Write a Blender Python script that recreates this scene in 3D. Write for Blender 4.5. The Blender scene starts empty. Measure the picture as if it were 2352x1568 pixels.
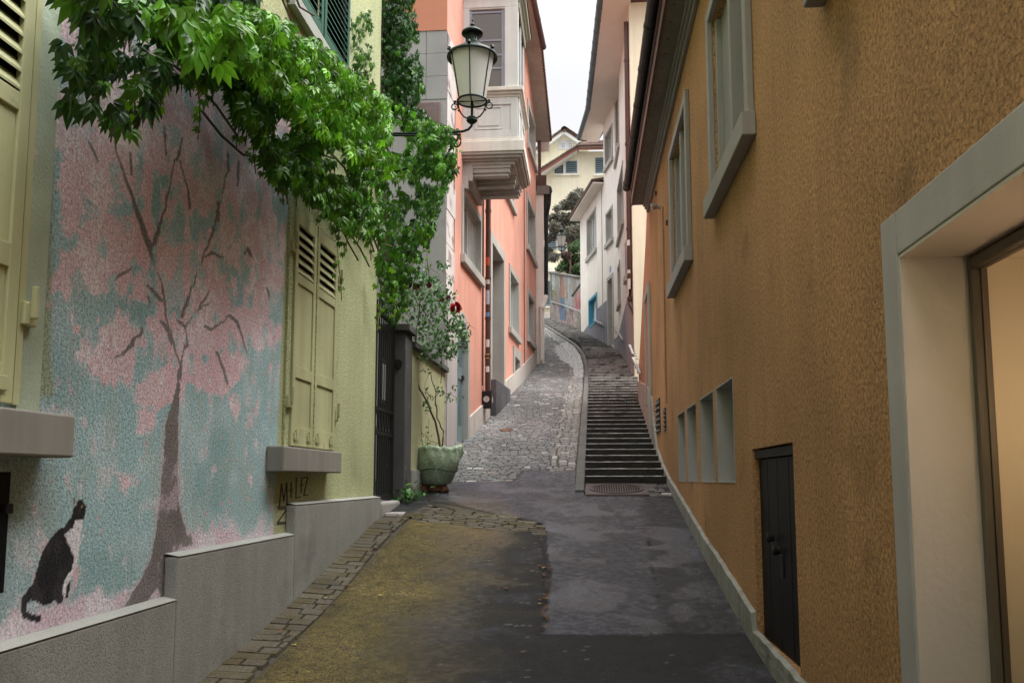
import bpy, math, random
import numpy as np
from mathutils import Vector, Matrix
random.seed(7); RNG = np.random.default_rng(7)
R = math.radians
scene = bpy.context.scene
# ---------------------------------------------------------------- camera
F_, HY, YAW, PITCH, SHIFT = 2000.0, 1100.0, R(4.80), R(6.2), 99.0
cd = bpy.data.cameras.new('camera'); cam = bpy.data.objects.new('camera', cd)
scene.collection.objects.link(cam); scene.camera = cam
cd.sensor_width = 36; cd.lens = 36 * F_ / 2352; cd.clip_end = 2000; cd.clip_start = 0.05
cam.rotation_euler = (R(90) + PITCH, 0, YAW)
cam.location = (0, 0, 0); cd.shift_y = SHIFT / 2352
# ---------------------------------------------------------------- world and sun
w = bpy.data.worlds.new('World'); scene.world = w; w.use_nodes = True
nt = w.node_tree; bg = nt.nodes['Background']
sky = nt.nodes.new('ShaderNodeTexSky'); sky.sky_type = 'NISHITA'; sky.sun_disc = False
sky.sun_elevation = R(62); sky.sun_rotation = R(90)
hs = nt.nodes.new('ShaderNodeHueSaturation'); hs.inputs['Saturation'].default_value = 0.25
mx = nt.nodes.new('ShaderNodeMix'); mx.data_type = 'RGBA'; mx.inputs[0].default_value = 0.9
tcw = nt.nodes.new('ShaderNodeTexCoord'); nzw = nt.nodes.new('ShaderNodeTexNoise')
nzw.inputs['Scale'].default_value = 2.5; nzw.inputs['Detail'].default_value = 5
crw = nt.nodes.new('ShaderNodeMix'); crw.data_type = 'RGBA'
crw.inputs[6].default_value = (7.0, 7.1, 7.35, 1); crw.inputs[7].default_value = (9.4, 9.4, 9.5, 1)
nt.links.new(tcw.outputs['Generated'], nzw.inputs['Vector']); nt.links.new(nzw.outputs['Fac'], crw.inputs[0])
nt.links.new(sky.outputs[0], hs.inputs['Color']); nt.links.new(hs.outputs[0], mx.inputs[6])
sxw = nt.nodes.new('ShaderNodeSeparateXYZ'); mrw = nt.nodes.new('ShaderNodeMapRange'); mrw.interpolation_type = 'SMOOTHSTEP'
for _i, _v in enumerate((.42, .88, .36, 1.75)): mrw.inputs[_i + 1].default_value = _v
scw = nt.nodes.new('ShaderNodeVectorMath'); scw.operation = 'SCALE'   # overcast: zenith much brighter than the horizon
nt.links.new(tcw.outputs['Generated'], sxw.inputs[0]); nt.links.new(sxw.outputs['Z'], mrw.inputs[0]); nt.links.new(crw.outputs[2], scw.inputs[0]); nt.links.new(mrw.outputs[0], scw.inputs['Scale'])
nt.links.new(scw.outputs[0], mx.inputs[7]); nt.links.new(mx.outputs[2], bg.inputs['Color'])
bg.inputs['Strength'].default_value = 0.13
sd = bpy.data.lights.new('sun', 'SUN'); so = bpy.data.objects.new('sun', sd); scene.collection.objects.link(so)
sd.energy = 2.0; sd.angle = R(45); sd.color = (1, 0.96, 0.9)
so.rotation_euler = (0, R(30), 0); so.location = (0, 0, 30)
vs = scene.view_settings; vs.view_transform = 'Standard'; vs.look = 'None'; vs.gamma = 1; vs.exposure = 1.3
scene.cycles.max_bounces = 8; scene.cycles.diffuse_bounces = 5; scene.cycles.caustics_reflective = False
scene.cycles.use_denoising = True
# ---------------------------------------------------------------- projection helpers (pixels of a 2352 wide view)
_fh = Vector((-math.sin(YAW), math.cos(YAW), 0)); _r = Vector((math.cos(YAW), math.sin(YAW), 0)); _z = Vector((0, 0, 1))
_f = _fh * math.cos(PITCH) + _z * math.sin(PITCH); _u = -_fh * math.sin(PITCH) + _z * math.cos(PITCH)
def ray(x, y): return _f + _r * ((x - 1176) / F_) + _u * ((784 + SHIFT - y) / F_)
def A(x, y, Y):
    d = ray(x, y); return d * (Y / d.y)
def AX(x, y, X):
    d = ray(x, y); return d * (X / d.x)
def proj(P):
    P = np.asarray(P, float); f = P @ np.array(_f)
    return 1176 + F_ * (P @ np.array(_r)) / f, 784 + SHIFT - F_ * (P @ np.array(_u)) / f
ZY = [(-30, -1.8), (0, -1.62), (4, -1.37), (5.74, -1.232), (6.59, -1.144), (7.37, -1.018), (8.89, -.774), (11.73, -.273), (12.59, -.10), (12.75, -.06), (24, 2.676), (45, 8.346), (48, 8.55), (300, 8.6)]
_zx = [a for a, b in ZY]; _zz = [b for a, b in ZY]
def cross(x, Y): return np.interp(Y, [0, 4, 5.2, 6.75, 9.5, 11, 12.6], [0, .03, .07, .14, .2, .13, 0]) * np.clip((.5 - x) / 2.8, 0, 1.1)
def gz(Y, x=9): return float(np.interp(Y, _zx, _zz) + cross(x, Y))
def G(x, y):
    d = ray(x, y); lo = 1.0
    prev = None
    for Y in np.arange(2, 60, .05):
        h = d.z / d.y * Y - gz(Y, d.x / d.y * Y)
        if prev is not None and h * prev <= 0: return d * (Y / d.y)
        prev = h
    return d * (45 / d.y)
# ---------------------------------------------------------------- scene helpers
BASE = {}
def tag(o, label=None, cat=None, group=None, kind=None):
    if label: o['label'] = label
    if cat: o['category'] = cat
    if group: o['group'] = group
    if kind: o['kind'] = kind
    return o
def thing(name, label, cat, loc=(0, 0, 0), group=None):
    o = bpy.data.objects.new(name, None); scene.collection.objects.link(o); o.location = loc
    o.empty_display_size = .1
    BASE[o] = Vector(loc); return tag(o, label, cat, group)
def copy_tree(o, off, parent=None):
    c = o.copy(); scene.collection.objects.link(c)
    if parent: c.parent = parent
    else: c.location = o.location + Vector(off)
    for ch in [k for k in scene.objects if k.parent == o]: copy_tree(ch, (0, 0, 0), c)
    return c
class MB:
    def __init__(s): s.v = []; s.f = []; s.m = []; s.mi = 0; s.col = None
    def add(s, vs, fs):
        n = len(s.v); s.v += [tuple(p) for p in vs]; s.f += [tuple(i + n for i in f) for f in fs]; s.m += [s.mi] * len(fs); return s
    def hexa(s, p):  # 4 bottom then 4 top
        return s.add(p, [(3, 2, 1, 0), (4, 5, 6, 7), (0, 1, 5, 4), (1, 2, 6, 5), (2, 3, 7, 6), (3, 0, 4, 7)])
    def box(s, x0, x1, y0, y1, z0, z1):
        return s.hexa([(x0, y0, z0), (x1, y0, z0), (x1, y1, z0), (x0, y1, z0), (x0, y0, z1), (x1, y0, z1), (x1, y1, z1), (x0, y1, z1)])
    def quad(s, *p): return s.add(p, [tuple(range(len(p)))])
    def tube(s, path, r, n=8, cap=True):
        path = [Vector(p) for p in path]; rs = r if isinstance(r, (list, tuple)) else [r] * len(path); rings = []
        for i, p in enumerate(path):
            t = (path[min(i + 1, len(path) - 1)] - path[max(i - 1, 0)]).normalized()
            a = t.cross(Vector((0, 0, 1)));
            if a.length < .05: a = t.cross(Vector((0, 1, 0)))
            a.normalize(); b = t.cross(a)
            rings.append([p + (a * math.cos(k * 2 * math.pi / n) + b * math.sin(k * 2 * math.pi / n)) * rs[i] for k in range(n)])
        vs = [q for rg in rings for q in rg]; fs = []
        for i in range(len(path) - 1):
            for k in range(n): fs.append((i * n + k, i * n + (k + 1) % n, (i + 1) * n + (k + 1) % n, (i + 1) * n + k))
        if cap: fs += [tuple(range(n))[::-1], tuple(range((len(path) - 1) * n, len(path) * n))]
        return s.add(vs, fs)
    def lathe(s, c, prof, n=24, a0=0, jit=0):
        c = Vector(c); vs = []; fs = []
        for r, z in prof:
            for k in range(n):
                t = a0 + k * 2 * math.pi / n; rr = r * (1 + jit * math.sin(k * 3.7 + z * 20) + jit * math.sin(k * 1.3 + 1))
                vs.append(c + Vector((rr * math.cos(t), rr * math.sin(t), z)))
        for i in range(len(prof) - 1):
            for k in range(n): fs.append((i * n + k, i * n + (k + 1) % n, (i + 1) * n + (k + 1) % n, (i + 1) * n + k))
        return s.add(vs, fs)
    def build(s, name, mat, parent=None, smooth=False, bevel=0):
        me = bpy.data.meshes.new(name); b = Vector((0, 0, 0))
        if parent is not None: b = BASE[parent]
        me.from_pydata([(p[0] - b.x, p[1] - b.y, p[2] - b.z) for p in s.v], [], s.f)
        for m in (mat if isinstance(mat, (list, tuple)) else [mat]): me.materials.append(m)
        if max(s.m, default=0) > 0: me.polygons.foreach_set('material_index', s.m)
        if smooth: me.polygons.foreach_set('use_smooth', [True] * len(me.polygons))
        if s.col is not None:
            at = me.color_attributes.new('paint', 'FLOAT_COLOR', 'POINT')
            c = np.ones((len(s.v), 4), np.float32); c[:, :3] = np.asarray(s.col, np.float32)[:, :3]
            at.data.foreach_set('color', c.ravel())
        me.update()
        o = bpy.data.objects.new(name, me); scene.collection.objects.link(o)
        if parent is not None: o.parent = parent; BASE[o] = b
        if bevel:
            md = o.modifiers.new('bevel', 'BEVEL'); md.width = bevel; md.segments = 2; md.limit_method = 'ANGLE'
        return o
class Plane:
    """vertical plane through (x,y) points; s runs along it, z up, d out towards the street"""
    def __init__(s, p0, p1, side):
        s.p = Vector((p0[0], p0[1], 0)); t = Vector((p1[0] - p0[0], p1[1] - p0[1], 0)); s.L = t.length; s.t = t.normalized()
        n = Vector((s.t.y, -s.t.x, 0)); s.n = n if n.x * side > 0 else -n
        if abs(s.n.x) < 1e-6: s.n = Vector((0, -1, 0))
    def pt(s, a, z, d=0): return s.p + s.t * a + s.n * d + Vector((0, 0, z))
    def px(s, x, y):
        r = ray(x, y); k = s.p.dot(s.n) / r.dot(s.n); q = r * k
        return (q - s.p).dot(s.t), q.z
    def sx(s, x, y=700): return s.px(x, y)[0]
    def box(s, mb, a0, a1, z0, z1, d0, d1):
        return mb.hexa([s.pt(a0, z0, d0), s.pt(a1, z0, d0), s.pt(a1, z0, d1), s.pt(a0, z0, d1), s.pt(a0, z1, d0), s.pt(a1, z1, d0), s.pt(a1, z1, d1), s.pt(a0, z1, d1)])
    def wall(s, mb, a0, a1, z0, z1, holes=(), d=0):
        aa = sorted(set([a0, a1] + [min(max(v, a0), a1) for h in holes for v in h[:2]])); zz = sorted(set([z0, z1] + [v for h in holes for v in h[2:4]]))
        for i in range(len(aa) - 1):
            for j in range(len(zz) - 1):
                ca, cz = (aa[i] + aa[i + 1]) / 2, (zz[j] + zz[j + 1]) / 2
                if any(h[0] < ca < h[1] and h[2] < cz < h[3] for h in holes): continue
                mb.quad(s.pt(aa[i], zz[j], d), s.pt(aa[i + 1], zz[j], d), s.pt(aa[i + 1], zz[j + 1], d), s.pt(aa[i], zz[j + 1], d))
        for h in holes:
            e = -h[4]; q = [(h[0], h[2]), (h[1], h[2]), (h[1], h[3]), (h[0], h[3])]
            for k in range(4):
                a, b = q[k], q[(k + 1) % 4]
                mb.quad(s.pt(a[0], a[1], d), s.pt(b[0], b[1], d), s.pt(b[0], b[1], e), s.pt(a[0], a[1], e))
            mb.quad(*[s.pt(a[0], a[1], e) for a in q])
        return mb
    def shell(s, mb, a0, a1, z0, z1, depth=5):
        for a in (a0, a1): mb.quad(s.pt(a, z0), s.pt(a, z1), s.pt(a, z1, -depth), s.pt(a, z0, -depth))
        mb.quad(s.pt(a0, z0, -depth), s.pt(a1, z0, -depth), s.pt(a1, z1, -depth), s.pt(a0, z1, -depth))
        mb.quad(s.pt(a0, z1), s.pt(a1, z1), s.pt(a1, z1, -depth), s.pt(a0, z1, -depth))
        return mb
# ---------------------------------------------------------------- materials
def srgb(r, g, b):
    f = lambda c: (c / 255 / 12.92) if c <= 10 else ((c / 255 + .055) / 1.055) ** 2.4
    return (f(r), f(g), f(b))
def M(name, col, rough=.8, bump=0, bscale=60, var=.12, vscale=1.3, streak=0, metal=0, attr=False, spec=.3, trans=0, dark=None, rvar=0, bdet=3, grain=0):
    m = bpy.data.materials.new(name); m.use_nodes = True; t = m.node_tree; N = t.nodes.new; K = t.links.new
    p = t.nodes['Principled BSDF']; p.inputs['Roughness'].default_value = rough; p.inputs['Metallic'].default_value = metal
    p.inputs['Specular IOR Level'].default_value = spec
    tc = N('ShaderNodeTexCoord')
    def noise(scale, det=4, vec=None):
        n = N('ShaderNodeTexNoise'); n.inputs['Scale'].default_value = scale; n.inputs['Detail'].default_value = det
        K(vec or tc.outputs['Object'], n.inputs['Vector']); return n.outputs['Fac']
    def mapr(v, a, b, c, d):
        n = N('ShaderNodeMapRange'); K(v, n.inputs[0])
        for i, x in enumerate((a, b, c, d)): n.inputs[i + 1].default_value = x
        return n.outputs[0]
    def scalecol(c, f):
        n = N('ShaderNodeVectorMath'); n.operation = 'SCALE'; K(c, n.inputs[0]); K(f, n.inputs['Scale']); return n.outputs[0]
    if attr: a = N('ShaderNodeAttribute'); a.attribute_name = 'paint'; c = a.outputs['Color']
    else: a = N('ShaderNodeRGB'); a.outputs[0].default_value = (*col, 1); c = a.outputs[0]
    if var: c = scalecol(c, mapr(noise(vscale, 6), .3, .7, 1 - var, 1 + var))
    if grain: c = scalecol(c, mapr(noise(bscale * (.6 if grain > .3 else 1.1), 5 if grain > .3 else 2), .3, .7, 1 - grain, 1 + grain))
    if streak:
        mp = N('ShaderNodeMapping'); mp.inputs['Scale'].default_value = (7, 7, .35); K(tc.outputs['Object'], mp.inputs[0])
        c = scalecol(c, mapr(noise(1, 5, mp.outputs[0]), .35, .65, 1 - streak, 1 + streak * .5))
    if dark:  # dirt patches: (scale, threshold, colour)
        mm = N('ShaderNodeMix'); mm.data_type = 'RGBA'; K(mapr(noise(dark[0], 8), dark[1], dark[1] + .12, 0, dark[3] if len(dark) > 3 else .85), mm.inputs[0]); K(c, mm.inputs[6]); mm.inputs[7].default_value = (*dark[2], 1); c = mm.outputs[2]
    K(c, p.inputs['Base Color'])
    if rvar: K(mapr(noise(2.0, 5), .35, .65, rough - rvar, rough + rvar), p.inputs['Roughness'])
    if bump:
        b = N('ShaderNodeBump'); b.inputs['Distance'].default_value = bump; b.inputs['Strength'].default_value = 1
        n1_ = noise(bscale, bdet)
        if grain > .1:
            n1_.node.inputs['Roughness'].default_value = .72; pit = mapr(noise(bscale * .8, 3), .36, .46, 0, .8); ad = N('ShaderNodeMath'); ad.operation = 'ADD'; K(n1_, ad.inputs[0]); K(pit, ad.inputs[1]); n1_ = ad.outputs[0]
        K(n1_, b.inputs['Height']); K(b.outputs[0], p.inputs['Normal'])
    if trans:
        tr = N('ShaderNodeBsdfTranslucent'); K(c, tr.inputs['Color']); ms = N('ShaderNodeMixShader'); ms.inputs[0].default_value = trans
        K(p.outputs[0], ms.inputs[1]); K(tr.outputs[0], ms.inputs[2]); K(ms.outputs[0], t.nodes['Material Output'].inputs[0])
    return m
m_lime = M('lime_plaster', (.50, .54, .30), .9, .006, 92, .1, streak=.06, grain=.42, bdet=6, dark=(1.1, .62, (.30, .30, .17), .4))
m_mural = M('painted_plaster', (1, 1, 1), .9, .0055, 92, .05, attr=True, grain=.31, bdet=6)
m_plinthL = M('grey_render', (.31, .315, .29), .9, .0025, 110, .12, streak=.08, grain=.22, bdet=6, dark=(1.2, .6, (.12, .12, .11), .5))
m_cap = M('pale_capping', (.35, .36, .33), .85, .004, 60)
m_shutL = M('lime_painted_wood', (.50, .51, .29), .6, .0015, 25, .12, streak=.12, dark=(7, .66, (.26, .25, .15), .6))
m_sill = M('sill_stone', (.29, .28, .25), .85, .001, 120, .15, streak=.12, dark=(2.5, .6, (.15, .145, .13), .5))
m_black = M('black_void', (.008, .008, .008), .9)
m_iron = M('black_iron', (.02, .02, .022), .5, .001, 40, .2, metal=.3)
m_gsh = M('dark_green_paint', (.02, .10, .065), .5, 0, 10, .15)
m_ochre = M('ochre_roughcast', (.46, .252, .115), .92, .009, 75, .22, vscale=.6, streak=.07, grain=.42, bdet=6, dark=(1.6, .60, (.17, .10, .05), .5))
m_ochre2 = M('lit_ochre_roughcast', (.52, .27, .15), .92, .005, 100, .16, vscale=1.2, streak=.1, grain=.25, bdet=6)  # ochre shifted to orange: the annex's stronger light put into the colour
m_plinthR = M('pale_plinth', (.30, .295, .265), .9, .012, 20, .15, streak=.2, dark=(2.5, .58, (.16, .15, .13), .7))
m_stoneR = M('grey_green_stone', (.31, .29, .285), .8, .003, 50, .08, streak=.06)
m_stoneG = M('grey_sandstone', (.42, .42, .39), .85, .004, 50, .1, streak=.08)
m_orange = M('salmon_plaster', (.70, .345, .265), .9, .003, 45, .12, vscale=.9, streak=.08, grain=.06)
m_orangeb = M('burnt_orange_render', (.52, .22, .14), .9, .004, 50, .08)
m_grey = M('grey_plaster', (.30, .30, .29), .9, .004, 45, .12, dark=(1.5, .6, (.16, .15, .15), .5))
m_paleplinth = M('pale_grey_plinth', (.55, .51, .47), .9, .004, 30, .12, streak=.1, dark=(1.2, .62, (.25, .24, .22), .5))
m_marble = M('mottled_quoin', (.60, .56, .54), .7, .004, 20, .15, dark=(3.2, .52, (.22, .15, .15), .8))
m_white = M('white_plaster', (.80, .77, .71), .9, .003, 40, .05, streak=.05)
m_cream = M('cream_plaster', (.82, .76, .58), .9, .002, 30, .04, streak=.05)
m_dado = M('blue_grey_dado', (.25, .255, .29), .9, .003, 40, .1, streak=.12)
m_mauve = M('mauve_dado', (.36, .30, .31), .9, .003, 40, .1, streak=.15)
m_bay = M('weathered_white_timber', (.58, .60, .58), .7, .002, 20, .08, streak=.10)
m_bay2 = M('cream_moulding', (.62, .60, .54), .7, .002, 20, .08, streak=.10)
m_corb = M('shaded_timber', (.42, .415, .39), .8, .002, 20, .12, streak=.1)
m_sash = M('blue_grey_sash', (.25, .28, .33), .5)
m_sashw = M('pale_sash', (.50, .52, .50), .5)
m_glass = M('window_glass', (.035, .04, .045), .06, spec=.8, var=0)
m_pipe = M('brown_pipe', (.10, .055, .045), .4, 0, 10, .15, metal=.2)
m_gutd = M('dark_gutter', (.018, .020, .021), .45, metal=.2, var=.3, vscale=4)
m_gutb = M('slate_blue_gutter', (.09, .12, .14), .45, metal=.3)
m_soff = M('soffit_boards', (.36, .33, .29), .8, 0, 10, .08, streak=.1)
m_soffw = M('pale_soffit', (.70, .66, .60), .85, 0, 10, .05)
m_soffg = M('dark_soffit', (.19, .175, .16), .8, .001, 20, .1, streak=.1)
m_tile = M('clay_roof_tiles', (.12, .075, .06), .85, .01, 12, .3)
m_redb = M('red_bargeboard', (.30, .12, .09), .7)
m_blk = M('black_painted_wood', (.007, .007, .008), .5, .002, 14, .3, spec=.18, streak=.2)
m_lamp = M('lantern_green_iron', (.018, .028, .024), .38, .001, 50, .3, metal=.4)
m_lampg = M('frosted_glass', (.90, .89, .86), .35, 0, 10, .06, trans=.45, spec=.5)
m_sill2 = M('step_granite', (.36, .35, .33), .85, .006, 40, .15)
m_kerb = M('kerb_granite', (.13, .127, .12), .8, .006, 40, .18, dark=(3, .6, (.1, .1, .09), .6))
m_cob = M('cobbles', (1, 1, 1), .6, .006, 45, .15, attr=True, spec=.35, rvar=.12)
m_mort = M('cobble_joints', (.07, .064, .054), .9, .004, 60)
m_step = M('stair_stone', (1, 1, 1), .7, .008, 30, .35, grain=.2, vscale=2.2, attr=True, spec=.3, dark=(3.5, .52, (.03, .026, .022), .8))
m_stepe = M('worn_nosing', (.27, .265, .25), .55, .003, 30, .5, vscale=6, dark=(5, .55, (.05, .045, .04), .8))
m_asph = M('asphalt', (1, 1, 1), .40, .003, 110, .22, vscale=2.0, attr=True, spec=.34, grain=.8, bdet=6)
_t = m_asph.node_tree; _b = _t.nodes.new('ShaderNodeRGBToBW'); _m = _t.nodes.new('ShaderNodeMapRange'); _at = [n for n in _t.nodes if n.type == 'ATTRIBUTE'][0]
_t.links.new(_at.outputs['Color'], _b.inputs[0]); _t.links.new(_b.outputs[0], _m.inputs[0])
for _i, _v in enumerate((.02, .06, .70, .27)): _m.inputs[_i + 1].default_value = _v
_t.links.new(_m.outputs[0], _t.nodes['Principled BSDF'].inputs['Roughness'])
m_earth = M('ground', (.08, .08, .07), .95)
m_dteal = M('blue_grey_door_paint', (.17, .24, .26), .55, .001, 20, .15, streak=.1)
m_blue = M('sky_blue_paint', (.05, .28, .42), .5)
m_bshut = M('slate_blue_shutter', (.16, .22, .25), .6)
m_leaf = M('vine_leaf', (1, 1, 1), .36, 0, 10, .15, vscale=3, attr=True, trans=.35, spec=.4)
m_leaf2 = M('foliage_leaf', (1, 1, 1), .55, 0, 10, .1, attr=True, trans=.3)
m_bark = M('bark', (.13, .09, .065), .9, .004, 40, .2)
m_cloth = None
m_paint = M('graffiti_wall', (1, 1, 1), .85, .004, 40, .08, attr=True)
m_whitep = M('white_sticker', (.75, .75, .72), .5)
m_steel = M('galvanised_rail', (.40, .40, .40), .45, metal=.5)
m_cast = M('cast_iron_cover', (.11, .085, .08), .5, .002, 60, .2, metal=.3)
m_red = M('red_petals', (.42, .012, .02), .5, var=.2, vscale=30)
m_terra = M('brown_pot', (.14, .07, .045), .8, .003, 30)
m_dry = M('dry_leaf', (.22, .09, .035), .7, var=.4, vscale=8)
m_dry2 = M('yellow_leaf', (.55, .42, .12), .7)
m_marker = M('black_marker_paint', (.07, .065, .06), .8)
m_pil = M('dark_concrete', (.085, .085, .085), .9, .006, 50, .2, dark=(9, .66, (.4, .4, .38), .6))
m_limep = M('yellow_green_render', (.50, .50, .30), .9, .010, 70, .1, grain=.15)
m_coping = M('dark_coping', (.10, .10, .09), .9, .006, 40, .2)
m_curt = M('curtained_glass', (.33, .35, .34), .25, 0, 10, .25, vscale=2, spec=.6)
m_drk = M('shaded_door_wood', (.20, .19, .17), .7, .002, 30, .15)
m_darkgran = M('speckled_granite', (.10, .10, .11), .7, .003, 60, .3, grain=.4)
m_dkstone = M('dark_brown_stone', (.14, .10, .095), .8, .01, 15, .3)
m_stonep = M('pale_stone_pier', (.46, .43, .42), .85, .004, 40, .08, streak=.08)
m_stk1 = M('red_white_sticker', (.6, .12, .06), .5); m_stk2 = M('pale_blue_sticker', (.45, .55, .65), .5, var=.3, vscale=30); m_stk3 = M('blue_sticker', (.12, .3, .6), .5); m_stk4 = M('yellow_sticker', (.6, .5, .12), .5)
m_corn = M('green_grey_cornice', (.30, .33, .28), .7, .002, 20, .08)
m_gclear = M('bay_glass', (.10, .09, .08), .05, spec=.9, var=0)
m_boardR = M('grey_green_board', (.23, .235, .23), .75, .002, 30, .08)
m_nicheR = M('pale_niche_render', (.39, .375, .365), .85, .003, 50, .08)
m_stoneB = M('pale_blue_stone', (.40, .375, .39), .8, .0008, 120, .14, streak=.06)
m_revl = M('cream_reveal', (.50, .45, .41), .75, .002, 40, .06)
m_dfr = M('brown_grey_door_frame', (.12, .10, .08), .5)
m_int = M('warm_interior_curtain', (.75, .66, .52), .8, .0, 10, .06, streak=.06)
m_soffg2 = M('grey_brown_moulding', (.24, .225, .21), .75, 0, 10, .08)
m_mauvep = M('pinkish_grey_plinth', (.46, .39, .35), .9, .006, 30, .12, streak=.2)
m_palewin = M('white_blind', (.60, .62, .64), .4)
m_npl = M('blue_number_plate', (.25, .36, .60), .4)
m_cream2 = M('pale_cream_trim', (.82, .78, .68), .85)
m_gsd = M('shutter_recess', (.05, .08, .085), .8)
m_lilac = M('lilac_white_surround', (.68, .68, .74), .8)
m_glasl = M('bright_pane', (.35, .37, .45), .3)
m_bluep = M('dark_blue_post', (.03, .06, .12), .5)
m_clear = bpy.data.materials.new('clear_glass'); m_clear.use_nodes = True
_p = m_clear.node_tree.nodes['Principled BSDF']; _p.inputs['Transmission Weight'].default_value = 1; _p.inputs['Roughness'].default_value = .02; _p.inputs['IOR'].default_value = 1.05
m_fade = M('faded_petals', (.13, .02, .02), .6, var=.3, vscale=30)
m_bark2 = M('green_stem', (.10, .15, .06), .8)
m_cloth = M('green_netting_cloth', (.30, .40, .27), .55, .004, 90, .25, vscale=6, dark=(30, .55, (.70, .80, .66), .6))
m_rust = M('rusty_iron', (.16, .085, .06), .7, .002, 60, .25)
m_cobwet = M('wet_cobbles', (1, 1, 1), .32, .003, 45, .15, attr=True, spec=1.0)
_p = m_cobwet.node_tree.nodes['Principled BSDF']; _p.inputs['Coat Weight'].default_value = 1; _p.inputs['Coat Roughness'].default_value = .28; _p.inputs['Coat IOR'].default_value = 1.7
m_jamb = M('painted_jamb', (.44, .52, .40), .8, .003, 60, .15, vscale=3, dark=(9, .66, (.66, .52, .55), .8))

m_cobmoss = M('mossy_setts', (1, 1, 1), .8, .005, 60, .25, attr=True, grain=.3, dark=(5, .50, (.085, .066, .028), .75))
# ---------------------------------------------------------------- painting helpers (numpy)
def vnoise(x, y, sc, seed=0, octv=3):
    out = 0; amp = 1; tot = 0
    for o in range(octv):
        rg = np.random.default_rng(seed * 31 + o); T = rg.random((256, 256)); X = x * sc * 2 ** o + 13.7 * o; Y = y * sc * 2 ** o + 7.1 * o
        xi = np.floor(X).astype(int); yi = np.floor(Y).astype(int); fx = X - xi; fy = Y - yi; fx = fx * fx * (3 - 2 * fx); fy = fy * fy * (3 - 2 * fy)
        g = lambda a, b: T[a % 256, b % 256]
        v = (g(xi, yi) * (1 - fx) + g(xi + 1, yi) * fx) * (1 - fy) + (g(xi, yi + 1) * (1 - fx) + g(xi + 1, yi + 1) * fx) * fy
        out = out + v * amp; tot += amp; amp *= .5
    return out / tot
def inpoly(px, py, poly):
    c = np.zeros(px.shape, bool); n = len(poly)
    for i in range(n):
        x0, y0 = poly[i]; x1, y1 = poly[(i + 1) % n]
        if y0 == y1: continue
        k = ((y0 > py) != (y1 > py)) & (px < (x1 - x0) * (py - y0) / (y1 - y0) + x0); c ^= k
    return c
def dline(px, py, pts):
    """distance to a polyline and interpolated width parameter"""
    D = np.full(px.shape, 1e9); W = np.zeros(px.shape)
    for i in range(len(pts) - 1):
        x0, y0 = pts[i][:2]; x1, y1 = pts[i + 1][:2]; L = (x1 - x0) ** 2 + (y1 - y0) ** 2
        t = np.clip(((px - x0) * (x1 - x0) + (py - y0) * (y1 - y0)) / L, 0, 1); d = np.hypot(px - x0 - t * (x1 - x0), py - y0 - t * (y1 - y0))
        k = d < D; D = np.where(k, d, D)
        if len(pts[i]) > 2: W = np.where(k, pts[i][2] + t * (pts[i + 1][2] - pts[i][2]), W)
    return D, W
def sstep(x, a, b):
    t = np.clip((x - a) / (b - a), 0, 1); return t * t * (3 - 2 * t)
def lerp(c, col, m): return c * (1 - m[:, None]) + np.asarray(col)[None, :] * m[:, None]
def grid(name, P, nx, ny, col, mat, parent=None, keep=None):
    """P: (ny*nx,3) points; one smooth painted sheet"""
    i = np.arange((nx - 1) * (ny - 1)); a = (i // (nx - 1)) * nx + i % (nx - 1)
    f = np.stack([a, a + 1, a + nx + 1, a + nx], 1)
    if keep is not None: f = f[keep[f].all(1)]
    P = P.copy(); b = BASE[parent] if parent is not None else Vector((0, 0, 0)); P -= np.array(b)
    me = bpy.data.meshes.new(name); me.vertices.add(len(P)); me.vertices.foreach_set('co', P.astype(np.float32).ravel())
    me.loops.add(len(f) * 4); me.loops.foreach_set('vertex_index', f.astype(np.int32).ravel()); me.polygons.add(len(f))
    me.polygons.foreach_set('loop_start', np.arange(0, len(f) * 4, 4, dtype=np.int32)); me.polygons.foreach_set('use_smooth', [True] * len(f))
    me.materials.append(mat); at = me.color_attributes.new('paint', 'FLOAT_COLOR', 'POINT')
    c = np.ones((len(P), 4), np.float32); c[:, :3] = col; at.data.foreach_set('color', c.ravel()); me.update(); me.validate()
    o = bpy.data.objects.new(name, me); scene.collection.objects.link(o)
    if parent is not None: o.parent = parent; BASE[o] = b
    return o
# ---------------------------------------------------------------- ground, road, lane, stairs
mb = MB(); ys = [-30, -8, -3, 0, 3, 5.4, 7, 8.5, 10, 11.4, 12.6, 16, 20, 24, 30, 37, 42, 45, 48, 90, 400]
for a, b in zip(ys, ys[1:]): mb.quad((-200, a, gz(a) - .35), (200, a, gz(a) - .35), (200, b, gz(b) - .35), (-200, b, gz(b) - .35))
tag(mb.build('ground', m_earth), kind='structure')
O0, Od = (-2.24, 15.2), .055
def ox(Y): return O0[0] + Od * (Y - O0[1])
def leftX(Y):
    if Y < 12.6: return -2.30
    if Y < 27.8: return ox(Y)
    return float(np.interp(Y, [27.8, 33, 42, 46], [-1.40, -1.62, -4.4, -5.0]))
def kerbX(Y): return float(np.interp(Y, [12.3, 23.4, 27, 29.7, 32.6, 39, 42, 44], [-.15, -.02, 0, -.1, -.36, -1.52, -2.1, -2.6]))
def rightX(Y): return float(np.interp(Y, [12.3, 16, 20, 24, 24.5, 28.4, 32.2, 37.4, 38, 44.5], [1.17, 1.17, 1.25, 1.40, 1.38, 1.25, .85, -.1, -.2, -1.75]))
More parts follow.
